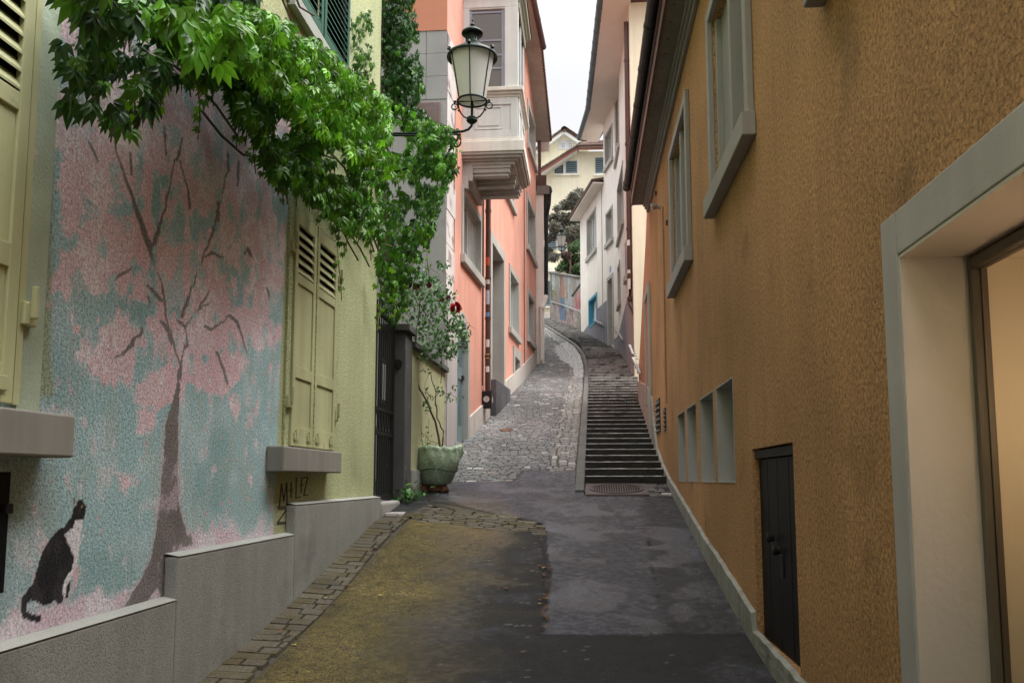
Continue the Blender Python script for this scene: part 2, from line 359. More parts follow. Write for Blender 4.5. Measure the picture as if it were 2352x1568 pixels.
# asphalt
XS = np.arange(-3.1, 2.3, .025); YS = np.concatenate([np.arange(-3, 4.5, .1), np.arange(4.5, 13.75, .022)])
gx, gy = np.meshgrid(XS, YS); gx = gx.ravel(); gy = gy.ravel(); gzv = np.interp(gy, _zx, _zz) + cross(gx, gy) + (vnoise(gx, gy, 1.6, 3, 3) - .5) * .022
P = np.stack([gx, gy, gzv], 1); px, py = proj(P); px = np.where(gy > .5, px, -999)
c = np.tile(np.array([.009, .0095, .011]), (len(P), 1)); n1 = vnoise(gx, gy, 2.2, 5, 4); n2 = vnoise(gx, gy, 5, 9, 4)
patch = [(1250, 1205), (1262, 1290), (1262, 1320), (1256, 1370), (1240, 1456), (1722, 1456), (1640, 1300), (1560, 1148), (1340, 1120), (1330, 1060), (1190, 1060), (1010, 1100), (990, 1130), (1090, 1172), (1245, 1200)]
mk = inpoly(px + (n2 - .5) * 8, py, patch).astype(float); c = lerp(c, (.038, .042, .056), mk)  # smoother patch; its paler bluish colour also paints in the sky sheen
rs_ = sstep(px + (n1 - .5) * 60, 1440, 1500) * mk * (1 - sstep(px + (n1 - .5) * 40 - (py - 1250) * .2, 1640, 1700)); c = lerp(c, (.026, .026, .030), sstep(px + (n1 - .5) * 50 - (py - 1150) * .12, 1455, 1490) * mk * .9)
c = lerp(c, (.11, .12, .15), sstep(n1, .50, .72) * mk * .6); c = lerp(c, (.040, .040, .048), sstep(n1, .55, .72) * (1 - mk) * .5)
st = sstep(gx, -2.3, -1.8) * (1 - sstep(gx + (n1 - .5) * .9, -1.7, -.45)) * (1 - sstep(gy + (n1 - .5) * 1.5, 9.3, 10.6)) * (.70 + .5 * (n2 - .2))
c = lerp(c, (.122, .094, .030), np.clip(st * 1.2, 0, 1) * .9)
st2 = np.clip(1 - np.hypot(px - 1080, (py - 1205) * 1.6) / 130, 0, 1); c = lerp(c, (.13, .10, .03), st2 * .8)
for pl, wd in (([(1245, 1215), (1250, 1280), (1264, 1310), (1256, 1360), (1248, 1400), (1240, 1456)], 5.5), ([(1240, 1456), (1400, 1457), (1722, 1455)], 2.2), ([(1490, 1240), (1500, 1300), (1515, 1380)], 1.2), ([(985, 1150), (1040, 1158), (1100, 1172), (1180, 1186), (1248, 1201)], 2), ([(900, 1185), (980, 1192), (1060, 1202), (1180, 1216), (1256, 1230)], 2)):
    d, _ = dline(px + (n2 - .5) * 14, py + (n2 - .5) * 4, pl); mkc = 1 - sstep(d, wd * .5, wd * 1.2); c = lerp(c, (.008, .007, .006), mkc * .97); P[:, 2] -= mkc * .012
d, _ = dline(px + (n2 - .5) * 20, py, [(1262, 1290), (1256, 1370), (1242, 1450)]); c = lerp(c, (.05, .03, .02), (1 - sstep(d, 2, 9)) * sstep(n2, .5, .6) * .8)
n5 = vnoise(gx, gy, 24, 55, 2); c = c * (.55 + .9 * n5[:, None]); sp = sstep(vnoise(gx, gy, 38, 56, 1), .93, .97); c = lerp(c, (.16, .155, .15), sp * .5)
cobA = [(-2.6, 12.85), (-.99, 12.85), (-.97, 13.55), (-.16, 13.55), (.1, 24), (.1, 29), (-.1, 31), (-2.6, 99), (-9, 99)]
strip = [tuple(G(*q)[:2]) for q in ((998, 1164), (1085, 1175), (1180, 1188), (1242, 1203), (1256, 1226), (1179, 1216), (963, 1199), (975, 1180))]
gut = [(-2.45, -3), (-2.03, -3), (-2.0, 9.0), (-1.98, 9.9), (-2.45, 9.9)]
keep = ~(inpoly(gx, gy, cobA) | inpoly(gx, gy, strip) | inpoly(gx, gy, gut) | (gy > 13.7) | ((gy > 12.72) & (gx > -.15)) | ((gx > -.02) & (gx < 1.25) & (gy > 11.95) & (gy < 12.75)) & ~((gx > -.17) & (gy > 12.2)))
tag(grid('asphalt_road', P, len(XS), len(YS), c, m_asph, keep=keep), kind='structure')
# mortar bed under the setts
mb = MB()
for a in np.arange(-3, 46, .5):
    b = a + .5; xl = -2.6 if a < 12 else min(leftX(a), leftX(b)) - .1; xr = 1.3 if a < 12.6 else max(kerbX(a), kerbX(b)) + .02
    mb.quad((xl, a, gz(a, xl) - .028), (.5 if xr > .5 else xr, a, gz(a, .5 if xr > .5 else xr) - .028), (.5 if xr > .5 else xr, b, gz(b, .5 if xr > .5 else xr) - .028), (xl, b, gz(b, xl) - .028))
    if xr > .5: mb.quad((.5, a, gz(a) - .028), (xr, a, gz(a) - .028), (xr, b, gz(b) - .028), (.5, b, gz(b) - .028))
tag(mb.build('paving_bed', m_mort), kind='structure')
def setts(name, y0, y1, rowh, lens, xl, xr, poly=None, tint=None, amp=.004, wet=None, gv=.16, mat=None):
    mb = MB(); mb.col = []; y = y0
    while y < y1:
        ym = y + rowh / 2; a, b = xl(ym), xr(ym); x = a + random.uniform(-.08, 0); sk = random.uniform(-.01, .01)
        while x < b:
            L = random.uniform(*lens); X0, X1 = x + .006, min(x + L, b) - .006; x += L
            if X1 - X0 < .03: continue
            cx = (X0 + X1) / 2
            if poly and not inpoly(np.array([cx]), np.array([ym]), poly)[0]: continue
            h = random.uniform(-amp, amp); jt = .004 if gv > .1 else .002; ya, yb = y + jt + random.uniform(-.003, .003), y + rowh - jt + random.uniform(-.003, .003); e = .010 if gv > .1 else .005
            g = random.gauss(1, gv); col = np.array(tint(cx, ym)) * max(.55, g) * np.array([random.uniform(.97, 1.05), 1, random.uniform(.95, 1.03)])
            u = random.random() * (1 if gv > .13 else .94)
            if u > .965: col = np.array([.42, .41, .39])
            elif u > .95: col = np.array([.24, .17, .15])
            t0, t1 = random.uniform(-.003, .003), random.uniform(-.003, .003)
            ps = [(X0, ya, gz(ya, X0) - .03), (X1, ya, gz(ya, X1) - .03), (X1, yb, gz(yb, X1) - .03), (X0, yb, gz(yb, X0) - .03),
                  (X0 + e, ya + e, gz(ya + e, X0) + h + t0), (X1 - e, ya + e, gz(ya + e, X1) + h + t1), (X1 - e, yb - e, gz(yb - e, X1) + h + t1), (X0 + e, yb - e, gz(yb - e, X0) + h + t0)]
            mb.mi = 1 if (wet and inpoly(np.array([cx]), np.array([ym]), wet)[0]) else 0
            mb.add(ps, [(4, 5, 6, 7), (0, 1, 5, 4), (1, 2, 6, 5), (2, 3, 7, 6), (3, 0, 4, 7)]); mb.col += [col] * 8
        y += rowh
    return tag(mb.build(name, mat or (m_cob, m_cobwet)), kind='structure')
def tintA(x, y):
    wet = math.exp(-((x + .35 - .25 * math.sin((y - 26) * .3)) / .28) ** 2) * (1 if 24 < y < 33 else 0)
    t = .175 + .03 * math.sin(y * .9 + x) + (.05 if y > 14 and x < -1.6 and y < 18 else 0)
    return (t * .95, t * .97, t * .98)
wetp = [tuple(G(*q)[:2]) for q in ((1276, 794), (1300, 785), (1332, 796), (1338, 866), (1322, 866), (1312, 841), (1290, 826), (1274, 808))]
setts('cobbled_lane', 12.85, 44.5, .082, (.10, .20), lambda y: leftX(y) if y > 12.6 else -2.3, lambda y: kerbX(y) - .42, poly=cobA, tint=tintA, wet=wetp)
setts('drain_setts', 13.1, 44.5, .19, (.105, .115), lambda y: kerbX(y) - .41, lambda y: kerbX(y) - .29, poly=cobA, tint=lambda x, y: (.21, .2, .19), wet=wetp)
setts('kerb_setts', 13.1, 44.5, .09, (.12, .17), lambda y: kerbX(y) - .28, lambda y: kerbX(y) - .01, poly=cobA, tint=lambda x, y: (.22, .215, .205), wet=wetp)
_cx = sum(q[0] for q in strip) / len(strip); _cy = sum(q[1] for q in strip) / len(strip); stripb = [(_cx + (a - _cx) * 1.06, _cy + (b - _cy) * 1.22) for a, b in strip]
setts('cobble_strip', 8, 11.6, .10, (.15, .3), lambda y: -2.2, lambda y: .3, poly=stripb, tint=lambda x, y: (.13, .115, .085), mat=m_cobmoss, gv=.13)
setts('gutter_paving', -3, 9.9, .12, (.20, .34), lambda y: -2.34, lambda y: -2.02 + .02 * math.sin(y * 2), tint=lambda x, y: (.105, .094, .068), amp=.003, gv=.10, mat=m_cobmoss)
# kerb between lane and stairs, each stone cut in the mesh
mb = MB(); y = 12.2
while y < 43.5:
    L = random.uniform(.8, 1.2); a, b = y + .006, y + L - .006; wk = .13
    for _ in (0,):
        xa, xb = kerbX(a), kerbX(b); za, zb = gz(a) + .035, gz(b) + .035
        mb.hexa([(xa - wk * .0 + .0, a, za - .3), (xa + wk, a, za - .3), (xb + wk, b, zb - .3), (xb, b, zb - .3), (xa, a, za), (xa + wk, a, za), (xb + wk, b, zb), (xb, b, zb)])
    y += L
tag(mb.build('kerb', m_kerb, bevel=.012), kind='structure')
# stairs
st = thing('stone_stairs', 'long flight of dark weathered stone steps climbing beside the cobbled lane', 'stairs', (.5, 12.75, gz(12.75)))
def step(y0, y1, z0, z1, tone, fill=True):
    mb = MB(); mb.col = []; xa, xb, xc, xd = kerbX(y0) + .132, rightX(y0) + .05, rightX(y1) + .05, kerbX(y1) + .132; e = .012
    p = [(xa, y0, z0 - .1), (xb, y0, z0 - .1), (xb, y0, z1 - e), (xa, y0, z1 - e)]; mb.quad(*p)
    n = 14; top = []; bot = []
    for i in range(n + 1):
        x = xa + (xb - xa) * i / n; top.append((x, y0 + e + random.uniform(0, .012), z1 + random.uniform(-.004, .003)))
        bot.append((x, y0 + random.uniform(-.004, .004), z1 - e))
    mb.mi = 1
    for i in range(n): mb.quad(bot[i], bot[i + 1], top[i + 1], top[i])
    mb.mi = 0
    for i in range(n):
        x0 = xd + (xc - xd) * i / n; x1 = xd + (xc - xd) * (i + 1) / n
        mb.quad(top[i], top[i + 1], (x1, y1 + .03, z1 + .004), (x0, y1 + .03, z1 + .004))
    mb.quad((xa, y0, z0 - .1), (xa, y0, z1), (xd, y1 + .03, z1), (xd, y1 + .03, z0 - .1))
    mb.col = [np.array(tone)] * len(mb.v)
    return mb.build('step', (m_step, m_stepe), st)
y = 12.75; N1 = 23; tr = (23.4 - 12.75) / N1
for i in range(N1):
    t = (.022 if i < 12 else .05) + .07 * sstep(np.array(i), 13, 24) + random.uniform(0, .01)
    step(y, y + tr, gz(y) + (0 if i else -.02), gz(y + tr), (t * 1.1, t, t * .93)); y += tr
N2 = 15; tr = (31.6 - 23.4) / N2
for i in range(N2):
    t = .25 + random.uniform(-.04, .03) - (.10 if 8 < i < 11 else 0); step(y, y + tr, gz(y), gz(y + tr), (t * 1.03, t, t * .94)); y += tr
N3 = 26; tr = (44.6 - y) / N3
for i in range(N3):
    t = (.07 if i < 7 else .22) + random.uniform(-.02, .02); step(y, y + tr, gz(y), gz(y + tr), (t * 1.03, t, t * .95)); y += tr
mb = MB(); mb.quad((-9, 44.5, gz(44.6)), (4, 44.5, gz(44.6)), (4, 70, gz(48) + .1), (-9, 70, gz(48) + .1))
tag(mb.build('upper_street', m_kerb), kind='structure')
# drain cover at the stair foot
def cover():
    y0, y1 = 12.0, 12.70; x0, x1 = 0, .86; zf = lambda y: gz(y) + .012
    t = thing('drain_cover', 'rectangular iron drain cover with an oval lid at the foot of the stairs', 'drain cover', (.4, 12.3, gz(12.3)))
    mb = MB(); mb.hexa([(x0, y0, zf(y0) - .05), (x1, y0, zf(y0) - .05), (x1, y1, zf(y1) - .05), (x0, y1, zf(y1) - .05), (x0, y0, zf(y0)), (x1, y0, zf(y0)), (x1, y1, zf(y1)), (x0, y1, zf(y1))])
    cx, cy = .43, 12.35
    for k in range(27):
        x = x0 + .02 + k * .0315
        for ya, yb in ((y0 + .01, None), (None, y1 - .01)):
            dx = (x - cx) / .40; hh = .30 * math.sqrt(max(0, 1 - dx * dx)) + .02
            a, b = (ya, cy - hh) if ya else (cy + hh, yb)
            if b - a > .02: mb.hexa([(x, a, zf(a)), (x + .016, a, zf(a)), (x + .016, b, zf(b)), (x, b, zf(b)), (x, a, zf(a) + .008), (x + .016, a, zf(a) + .008), (x + .016, b, zf(b) + .008), (x, b, zf(b) + .008)])
    mb.build('frame', m_cast, t)
    mb = MB(); n = 40
    for r0, r1, h in ((0, .93, .006), (.93, 1, .014)):
        for k in range(n):
            a, b = k * 2 * math.pi / n, (k + 1) * 2 * math.pi / n; q = lambda r, t, hh: (cx + .38 * r * math.cos(t), cy + .28 * r * math.sin(t), zf(cy + .28 * r * math.sin(t)) + hh)
            mb.quad(q(r0, a, h), q(r1, a, h), q(r1, b, h), q(r0, b, h)); mb.quad(q(r1, a, h), q(r1, a, -.01), q(r1, b, -.01), q(r1, b, h))
    for i in range(-10, 11):
        for j in range(-6, 7):
            X, Y = cx + i * .034, cy + j * .04
            if ((X - cx) / .34) ** 2 + ((Y - cy) / .25) ** 2 < 1: mb.box(X - .011, X + .011, Y - .008, Y + .008, zf(Y), zf(Y) + .011)
    mb.build('lid', m_cast, t)
cover()
mb = MB(); mb.col = []
mb2 = setts('landing_paving', 11.98, 12.74, .11, (.1, .2), lambda y: .88, lambda y: 1.24, tint=lambda x, y: (.12, .11, .10))
p = G((1700 + 523 / 2.613) * .6125, (1400 + 560 / 2.613) * .6125)
t = thing('inspection_cover', 'small round rusty inspection cover set into the cobbled lane', 'cover', tuple(p))
mb = MB(); n = 24; R0 = .13
for k in range(n):
    a, b = k * 2 * math.pi / n, (k + 1) * 2 * math.pi / n
    for r0, r1, h in ((0, .8, .012), (.8, 1, .016)):
        q = lambda r, t: (p.x + R0 * r * math.cos(t), p.y + R0 * r * math.sin(t), gz(p.y + R0 * r * math.sin(t)) + h); mb.quad(q(r0, a), q(r1, a), q(r1, b), q(r0, b))
    q = lambda t, h: (p.x + R0 * math.cos(t), p.y + R0 * math.sin(t), gz(p.y + R0 * math.sin(t)) + h); mb.quad(q(a, -.02), q(b, -.02), q(b, .016), q(a, .016))
mb.build('lid', m_rust, t)
# fallen leaves
up = Vector((0, 0, 1)); k = 0
for (a, b, n_) in (((700, 1400), (800, 1300), 4), ((1240, 1290), (1262, 1450), 26), ((850, 1180), (930, 1220), 5), ((640, 1300), (760, 1500), 6), ((800, 1240), (1200, 1520), 8), ((1345, 1085), (1520, 1100), 5)):
    for _ in range(n_):
        q = G(random.uniform(a[0], b[0]), random.uniform(a[1], b[1])); s = random.uniform(.018, .032)
        mb = MB(); pts = []
        for i in range(10):
            r = s * (1 if i % 2 == 0 else .45) * random.uniform(.7, 1.2); th = i * math.pi / 5; pts.append((r * math.cos(th), r * math.sin(th), abs(r) * random.uniform(0, .5)))
        for i in range(10): mb.add([(0, 0, .004), pts[i], pts[(i + 1) % 10]], [(0, 1, 2)])
        col = m_dry2 if k % 7 == 3 else m_dry
        o = mb.build('fallen_leaf', col); o.location = (q.x, q.y, gz(q.y, q.x) + .014); o.rotation_euler = (0, 0, random.uniform(0, 6))
        yel = col is m_dry2
        tag(o, 'small pale yellow fallen leaf lying on the paving' if yel else 'small curled brown fallen leaf lying on the paving', 'leaf', 'yellow fallen leaves' if yel else 'brown fallen leaves on the paving'); k += 1
# ================================================================ lime house with the mural (left)
L = Plane((-2.4, 0), (-2.4, 10), +1)
YE = 9.78
lh = thing('mural_house', 'lime green house with a painted cherry tree mural and vine over its wall', 'house', (-2.4, 6, gz(6)))
gY0, gY1, gZ0, gZ1 = 3.1, 7.0, -.78, 3.9
mb = MB()
L.wall(mb, -10, gY0, -3, 10.5, d=0); L.wall(mb, gY1, YE, -1, 10.5, d=0); L.wall(mb, gY0, gY1, gZ1, 10.5, d=0); L.wall(mb, gY0, gY1, -3, gZ0, d=0)  # wall top, out of view, raised to darken the near alley
L.shell(mb, -10, YE, -3, 10.5, 6)
mb.build('wall', m_lime, lh)
ua = np.arange(gY0, gY1 + .001, .0095); ua = np.linspace(gY0, gY1, len(ua)); za = np.linspace(gZ0, gZ1, 490)
gu, gv = np.meshgrid(ua, za); gu = gu.ravel(); gv = gv.ravel(); P = np.stack([np.full(gu.shape, -2.4), gu, gv], 1); px, py = proj(P)
n1 = vnoise(gu, gv, 5, 21, 4); n2 = vnoise(gu, gv, 16, 22, 3); n3 = vnoise(gu, gv, 2, 23, 3); n4 = vnoise(gu * 1.4, gv, 7, 24, 5)
qx = px + (n2 - .5) * 14; qy = py + (n1 - .5) * 14
lime = np.array([.47, .49, .27]); teal = np.array([.42, .62, .65]); c = np.tile(teal, (len(P), 1))
c = lerp(c, (.66, .78, .82), sstep(n1, .45, .75) * .55); c = lerp(c, (.27, .45, .46), sstep(n3, .5, .7) * .6); c = lerp(c, (.46, .56, .54), sstep(vnoise(gu * 2, gv * .5, 4, 93, 4), .52, .70) * .5); c = lerp(c, (.42, .55, .62), sstep(250 - px + (n3 - .5) * 200, 0, 250) * .45)
# blossom
E = [(330, 60, 280, 160), (300, 260, 230, 170), (520, 300, 170, 180), (240, 420, 140, 70), (210, 620, 90, 75), (300, 560, 120, 90), (430, 640, 120, 110), (560, 560, 100, 70), (610, 660, 45, 80), (520, 430, 120, 80), (400, 770, 130, 70), (270, 830, 55, 60), (375, 890, 62, 48), (335, 965, 20, 34), (515, 855, 55, 48), (540, 925, 16, 32), (600, 760, 45, 50), (440, 850, 60, 40), (180, 500, 50, 60), (170, 300, 60, 120), (560, 740, 60, 40), (245, 770, 18, 20), (180, 820, 12, 14)]
dens = np.zeros(len(P))
for ex, ey, ra, rb in E:
    dens = np.maximum(dens, 1.25 - np.hypot((qx - ex) / ra, (qy - ey) / rb))
n6_ = vnoise(gu, gv, 34, 91, 2)
msk = sstep(np.minimum(dens, .60) + (n4 - .5) * (2.1 - .9 * sstep(py, 600, 900)) + (n2 - .5) * .5 + (n6_ - .5) * .35, .25, .42)
n6 = vnoise(gu, gv * .8, 30, 31, 2); pk = np.tile(np.array([.86, .66, .72]), (len(P), 1)); pk = lerp(pk, (.94, .85, .90), sstep(n1 + (n6 - .5) * .7, .44, .66) * .85); pk = lerp(pk, (.80, .52, .58), sstep(n3 + (n2 - .5) * .6, .52, .74) * .65)
c = c * (1 - msk[:, None]) + pk * msk[:, None]
halo = sstep(dens + (n4 - .5) * 1.7, .18, .30) * (1 - msk); c = lerp(c, (.72, .74, .78), halo * .6)
# grassy pink ground
gl = np.interp(px, [0, 180, 290, 400, 401, 560, 672], [1440, 1385, 1350, 1330, 1215, 1222, 1208]); g = sstep(py + (n4 - .5) * 60 + (n2 - .5) * 25, gl - 22, gl + 12); c = lerp(c, (.84, .75, .82), g * .9); c = lerp(c, (.74, .52, .62), g * sstep(n1 + (n2 - .5) * .5, .5, .65) * .6)
# falling petals
rp = np.random.default_rng(4)
for _ in range(95):
    ex, ey = rp.uniform(70, 650), rp.uniform(640, 1230)
    if rp.random() < .35: ex = rp.uniform(30, 140); ey = rp.uniform(250, 960)
    k = np.hypot((px - ex) / rp.uniform(2, 4), (py - ey) / rp.uniform(3.5, 6.5)) + (n2 - .5) * .6; c = lerp(c, (.70, .50, .54), (1 - sstep(k, .8, 1.1)) * .85)
# trunk and branches
bk = np.array([.20, .175, .17]); trunk = [(409, 868), (414, 880), (408, 1000), (409, 1100), (413, 1170), (430, 1228), (446, 1250), (425, 1256), (408, 1262), (398, 1300), (396, 1385), (385, 1392), (372, 1375), (360, 1350), (340, 1378), (318, 1390), (286, 1396), (300, 1365), (330, 1325), (350, 1270), (358, 1220), (369, 1140), (375, 1050), (380, 975), (394, 930), (404, 900)]
tm = inpoly(qx * .5 + px * .5, qy * .5 + py * .5, trunk).astype(float)
tl, _ = dline(px, py, trunk + trunk[:1]); c = lerp(c, (.58, .52, .56), (1 - sstep(tl, 3, 12)) * .6 * (py > 950)); 
BR = [[(411, 872, 4), (413, 840, 3), (402, 800, 3), (392, 765, 4), (384, 740, 3)], [(360, 622, 2), (372, 650, 2), (378, 700, 3), (384, 740, 3)], [(413, 840, 3), (430, 790, 2), (425, 750, 3), (455, 712, 2), (485, 690, 1)], [(462, 610, 2), (440, 660, 2), (430, 700, 3)], [(283, 398, 3), (268, 350, 2), (262, 300, 1)], [(384, 455, 3), (392, 410, 2), (402, 368, 3)], [(494, 505, 3), (500, 470, 2), (522, 400, 2)], [(556, 775, 3), (566, 810, 1)], [(322, 768, 4), (290, 800, 3), (262, 822, 1)], [(326, 745, 4), (345, 700, 2)], [(502, 748, 3), (527, 724, 4)], [(430, 432, 2), (420, 400, 1), (415, 370, 2)], [(345, 572, 13), (325, 515, 11), (305, 455, 8), (283, 398, 4)], [(352, 560, 10), (370, 510, 7), (384, 455, 3)], [(343, 560, 11), (352, 600, 6), (360, 622, 2)], [(298, 350, 3), (302, 400, 5)], [(376, 290, 3), (382, 355, 4)], [(420, 320, 3), (405, 365, 5)], [(205, 328, 4), (226, 372, 4)], [(430, 432, 2), (436, 478, 5)], [(505, 455, 3), (498, 505, 5)], [(522, 350, 2), (526, 395, 4)], [(549, 370, 2), (545, 425, 5)],
      [(494, 505, 4), (486, 545, 6), (470, 580, 4), (462, 610, 2)], [(472, 592, 3), (490, 583, 6), (512, 592, 5)], [(470, 748, 4), (485, 756, 7), (502, 748, 4)], [(527, 724, 8), (545, 740, 6), (556, 775, 3)], [(373, 740, 8), (388, 762, 10), (394, 790, 4)], [(338, 655, 5), (352, 668, 8), (370, 690, 8)], [(282, 812, 3), (300, 795, 7), (322, 768, 7), (326, 745, 5)], [(430, 680, 4), (420, 728, 7)], [(478, 668, 3), (455, 712, 2)], [(498, 808, 3), (512, 845, 6), (524, 885, 4)], [(416, 828, 4), (411, 870, 6)], [(408, 735, 4), (425, 750, 7)], [(265, 642, 3), (285, 628, 6), (306, 616, 4)], [(556, 588, 4), (570, 572, 7), (578, 590, 4)], [(612, 660, 3), (622, 690, 4)], [(350, 715, 2), (340, 680, 3)], [(437, 1225, 3), (440, 1248, 8)]]
for b_ in BR:
    d, W = dline(px + (n2 - .5) * 9, py + (n2 - .5) * 9, b_); tm = np.maximum(tm, (1 - sstep(d, W * .42, W * .42 + 2.2)) * sstep(n4 + W * .03, .40, .48) * .95)
c = c * (1 - tm[:, None]) + (bk[None, :] * (.8 + .7 * n1[:, None])) * tm[:, None]
c = lerp(c, (.55, .45, .5), tm * sstep(n4, .62, .7) * .7 * (py > 1050))
# cat
def cq(l): return [(x * .3386, 1041 + y * .3386) for x, y in l]
catb = cq([(505, 295), (520, 330), (545, 305), (570, 330), (582, 370), (578, 415), (568, 440), (545, 458), (508, 455), (498, 500), (445, 540), (470, 620), (500, 700), (490, 780), (440, 850), (430, 900), (430, 1000), (420, 1020), (390, 1020), (380, 1000), (300, 1032), (240, 1000), (200, 995), (178, 1030), (182, 1070), (230, 1095), (275, 1095), (282, 1130), (265, 1142), (200, 1135), (155, 1110), (140, 1050), (145, 980), (175, 940), (230, 870), (265, 740), (290, 660), (330, 590), (390, 520), (440, 490), (480, 430), (500, 370)])
chest = cq([(508, 455), (560, 450), (552, 560), (535, 680), (520, 760), (482, 850), (452, 905), (442, 985), (428, 960), (430, 900), (440, 850), (490, 780), (500, 700), (470, 620), (435, 545), (498, 500)])
leg = cq([(482, 843), (478, 900), (462, 985), (442, 985), (452, 905)]); ear = cq([(512, 310), (522, 345), (515, 365), (506, 350)]); eye = cq([(553, 345), (563, 350), (560, 362), (553, 358)]); nose = cq([(576, 350), (588, 356), (582, 366)])
jx = px + (n2 - .5) * 3; jy = py + (n1 - .5) * 3
for poly, col in ((catb, (.018, .017, .020)), (chest, (.88, .87, .92)), (leg, (.02, .02, .022)), (ear, (.5, .48, .5)), (eye, (.6, .5, .2)), (nose, (.3, .03, .08))):
    c = lerp(c, col, inpoly(jx, jy, poly).astype(float))
c = lerp(c, (.07, .06, .07), inpoly(jx, jy, catb) * sstep(n4, .55, .7) * .5 * ~inpoly(jx, jy, chest))
# unpainted lime borders
edge = np.interp(py, [400, 540, 1230], [668, 656, 626]); c = lerp(c, lime, sstep(qx * .3 + px * .7, edge - 2, edge + 4))
pet = sstep(vnoise(gu, gv, 9, 77, 1), .80, .84)
jam = (1 - sstep(px + (n1 - .5) * 20, 112, 126)) * (1 - sstep(py, 900, 925)); c = lerp(c, np.array([.36, .42, .26]), jam * .85); c = lerp(c, (.66, .5, .52), jam * pet * .8); c = lerp(c, lime, sstep(gv + (n1 - .5) * .2, 3.35, 3.45))
grid('mural', P, len(ua), len(za), c, m_mural, lh)
# plinth in three level stretches
def pbox(pl, name, mat, parent, a0, a1, z0, z1, d0, d1, bevel=0):
    mb = MB(); pl.box(mb, a0, a1, z0, z1, d0, d1); return mb.build(name, mat, parent, bevel=bevel)
for a0, a1, zt in ((-10, 4.86, -.68), (4.86, 6.87, -.44), (6.87, YE + .02, -.205)):
    pbox(L, 'plinth', m_plinthL, lh, a0, a1 + (.0 if a1 > 9 else .0), -3, zt, .002, .085, .012)
    mb = MB(); p = L.pt; mb.quad(p(a0, zt + .02, .003), p(a1, zt + .02, .003), p(a1, zt + .003, .088), p(a0, zt + .003, .088)); mb.build('plinth_capping', m_cap, lh)
# shutters
def louvre_panel(mb_f, mb_l, mb_k, pl, a0, a1, z0, z1, zl0, zl1, rails, d=.03, st=.07, pitch=.085, nslat=None):
    """frame stiles/rails to mb_f, slats to mb_l, black backing to mb_k"""
    pl.box(mb_f, a0, a0 + st, z0, z1, d - .015, d + .012); pl.box(mb_f, a1 - st, a1, z0, z1, d - .015, d + .012)
    for ra, rb in rails: pl.box(mb_f, a0 + st, a1 - st, ra, rb, d - .015, d + .011)
    pl.box(mb_k, a0 + .01, a1 - .01, z0 + .01, z1 - .01, .001, .006)
    z = zl0 + .01
    while z < zl1 - .03:
        q = [pl.pt(a0 + st, z, d + .010), pl.pt(a1 - st, z, d + .010), pl.pt(a1 - st, z + .055, d - .022), pl.pt(a0 + st, z + .055, d - .022)]
        r_ = [v + Vector((0, 0, .012)) for v in q]; mb_l.hexa(q + r_); z += pitch
def lime_leaf(a0, a1, z0, z1, zl, zm, name='shutter', hinge_side=0):
    f, l, k = MB(), MB(), MB()
    louvre_panel(f, l, k, L, a0, a1, z0, z1, zl, z1 - .12, [(z0, z0 + .16), (zm - .05, zm + .05), (zl - .08, zl), (z1 - .12, z1)], pitch=.078)
    L.box(f, a0 + .07, a1 - .07, z0 + .16, zm - .05, .012, .028); L.box(f, a0 + .07, a1 - .07, zm + .05, zl - .08, .012, .028)
    o = f.build(name, m_shutL, lh, bevel=.004); l.build('louvres', m_shutL, o); k.build('shutter_backing', m_black, o)
    for aa in (a0 + .05, a1 - .17):
        h = MB(); L.box(h, aa, aa + .12, z0 + .05, z0 + .11, .042, .054); L.box(h, aa + .03, aa + .04, z0 + .03, z0 + .13, .042, .062); h.build('hinge_plate', m_shutL, o, bevel=.003)
    return o
bz0, bz1 = .27, 2.24
lime_leaf(6.84, 7.40, bz0, bz1, 1.70, .88); lime_leaf(7.42, 8.06, bz0, bz1, 1.70, .88)
lime_leaf(1.9, 2.65, .31, 3.0, 1.62, .92, hinge_side=1); lime_leaf(2.67, 3.40, .31, 3.0, 1.62, .92)
f = MB(); L.box(f, 6.74, 6.83, .262, 2.36, .002, .022); L.box(f, 8.07, 8.19, .262, 2.36, .002, .022); L.box(f, 6.83, 8.07, 2.26, 2.36, .002, .021); L.box(f, 7.40, 7.42, .27, 2.24, .003, .05); f.build('window_surround', m_lime, lh)
f = MB(); L.box(f, 3.465, 3.62, .285, 3.05, .002, .016); f.build('window_jamb', m_jamb, lh)
f = MB(); L.box(f, 3.42, 3.46, .31, 3.05, .002, .03); f.build('window_surround', m_shutL, lh)
for a, z in ((6.79, .62), (8.11, .60), (6.80, 1.9), (8.12, 1.9), (3.48, .70)):
    f = MB(); L.box(f, a - .045, a + .045, z - .05, z + .05, .02, .05); L.box(f, a - .012, a + .012, z - .02, z + .12, .05, .075); f.build('shutter_catch', m_shutL, lh, bevel=.006)
pbox(L, 'window_sill', m_sill, lh, 6.40, 7.97, .058, .25, .002, .14, .01)
pbox(L, 'window_sill', m_sill, lh, 1.5, 3.68, .094, .28, .002, .15, .01)
hb = MB(); L.box(hb, 2.9, 3.44, -.46, .03, .002, .03); o = hb.build('cellar_hatch', m_blk, lh, bevel=.004); hb = MB(); L.box(hb, 3.40, 3.443, -.14, -.10, .031, .045); hb.build('hatch_latch', m_iron, o)
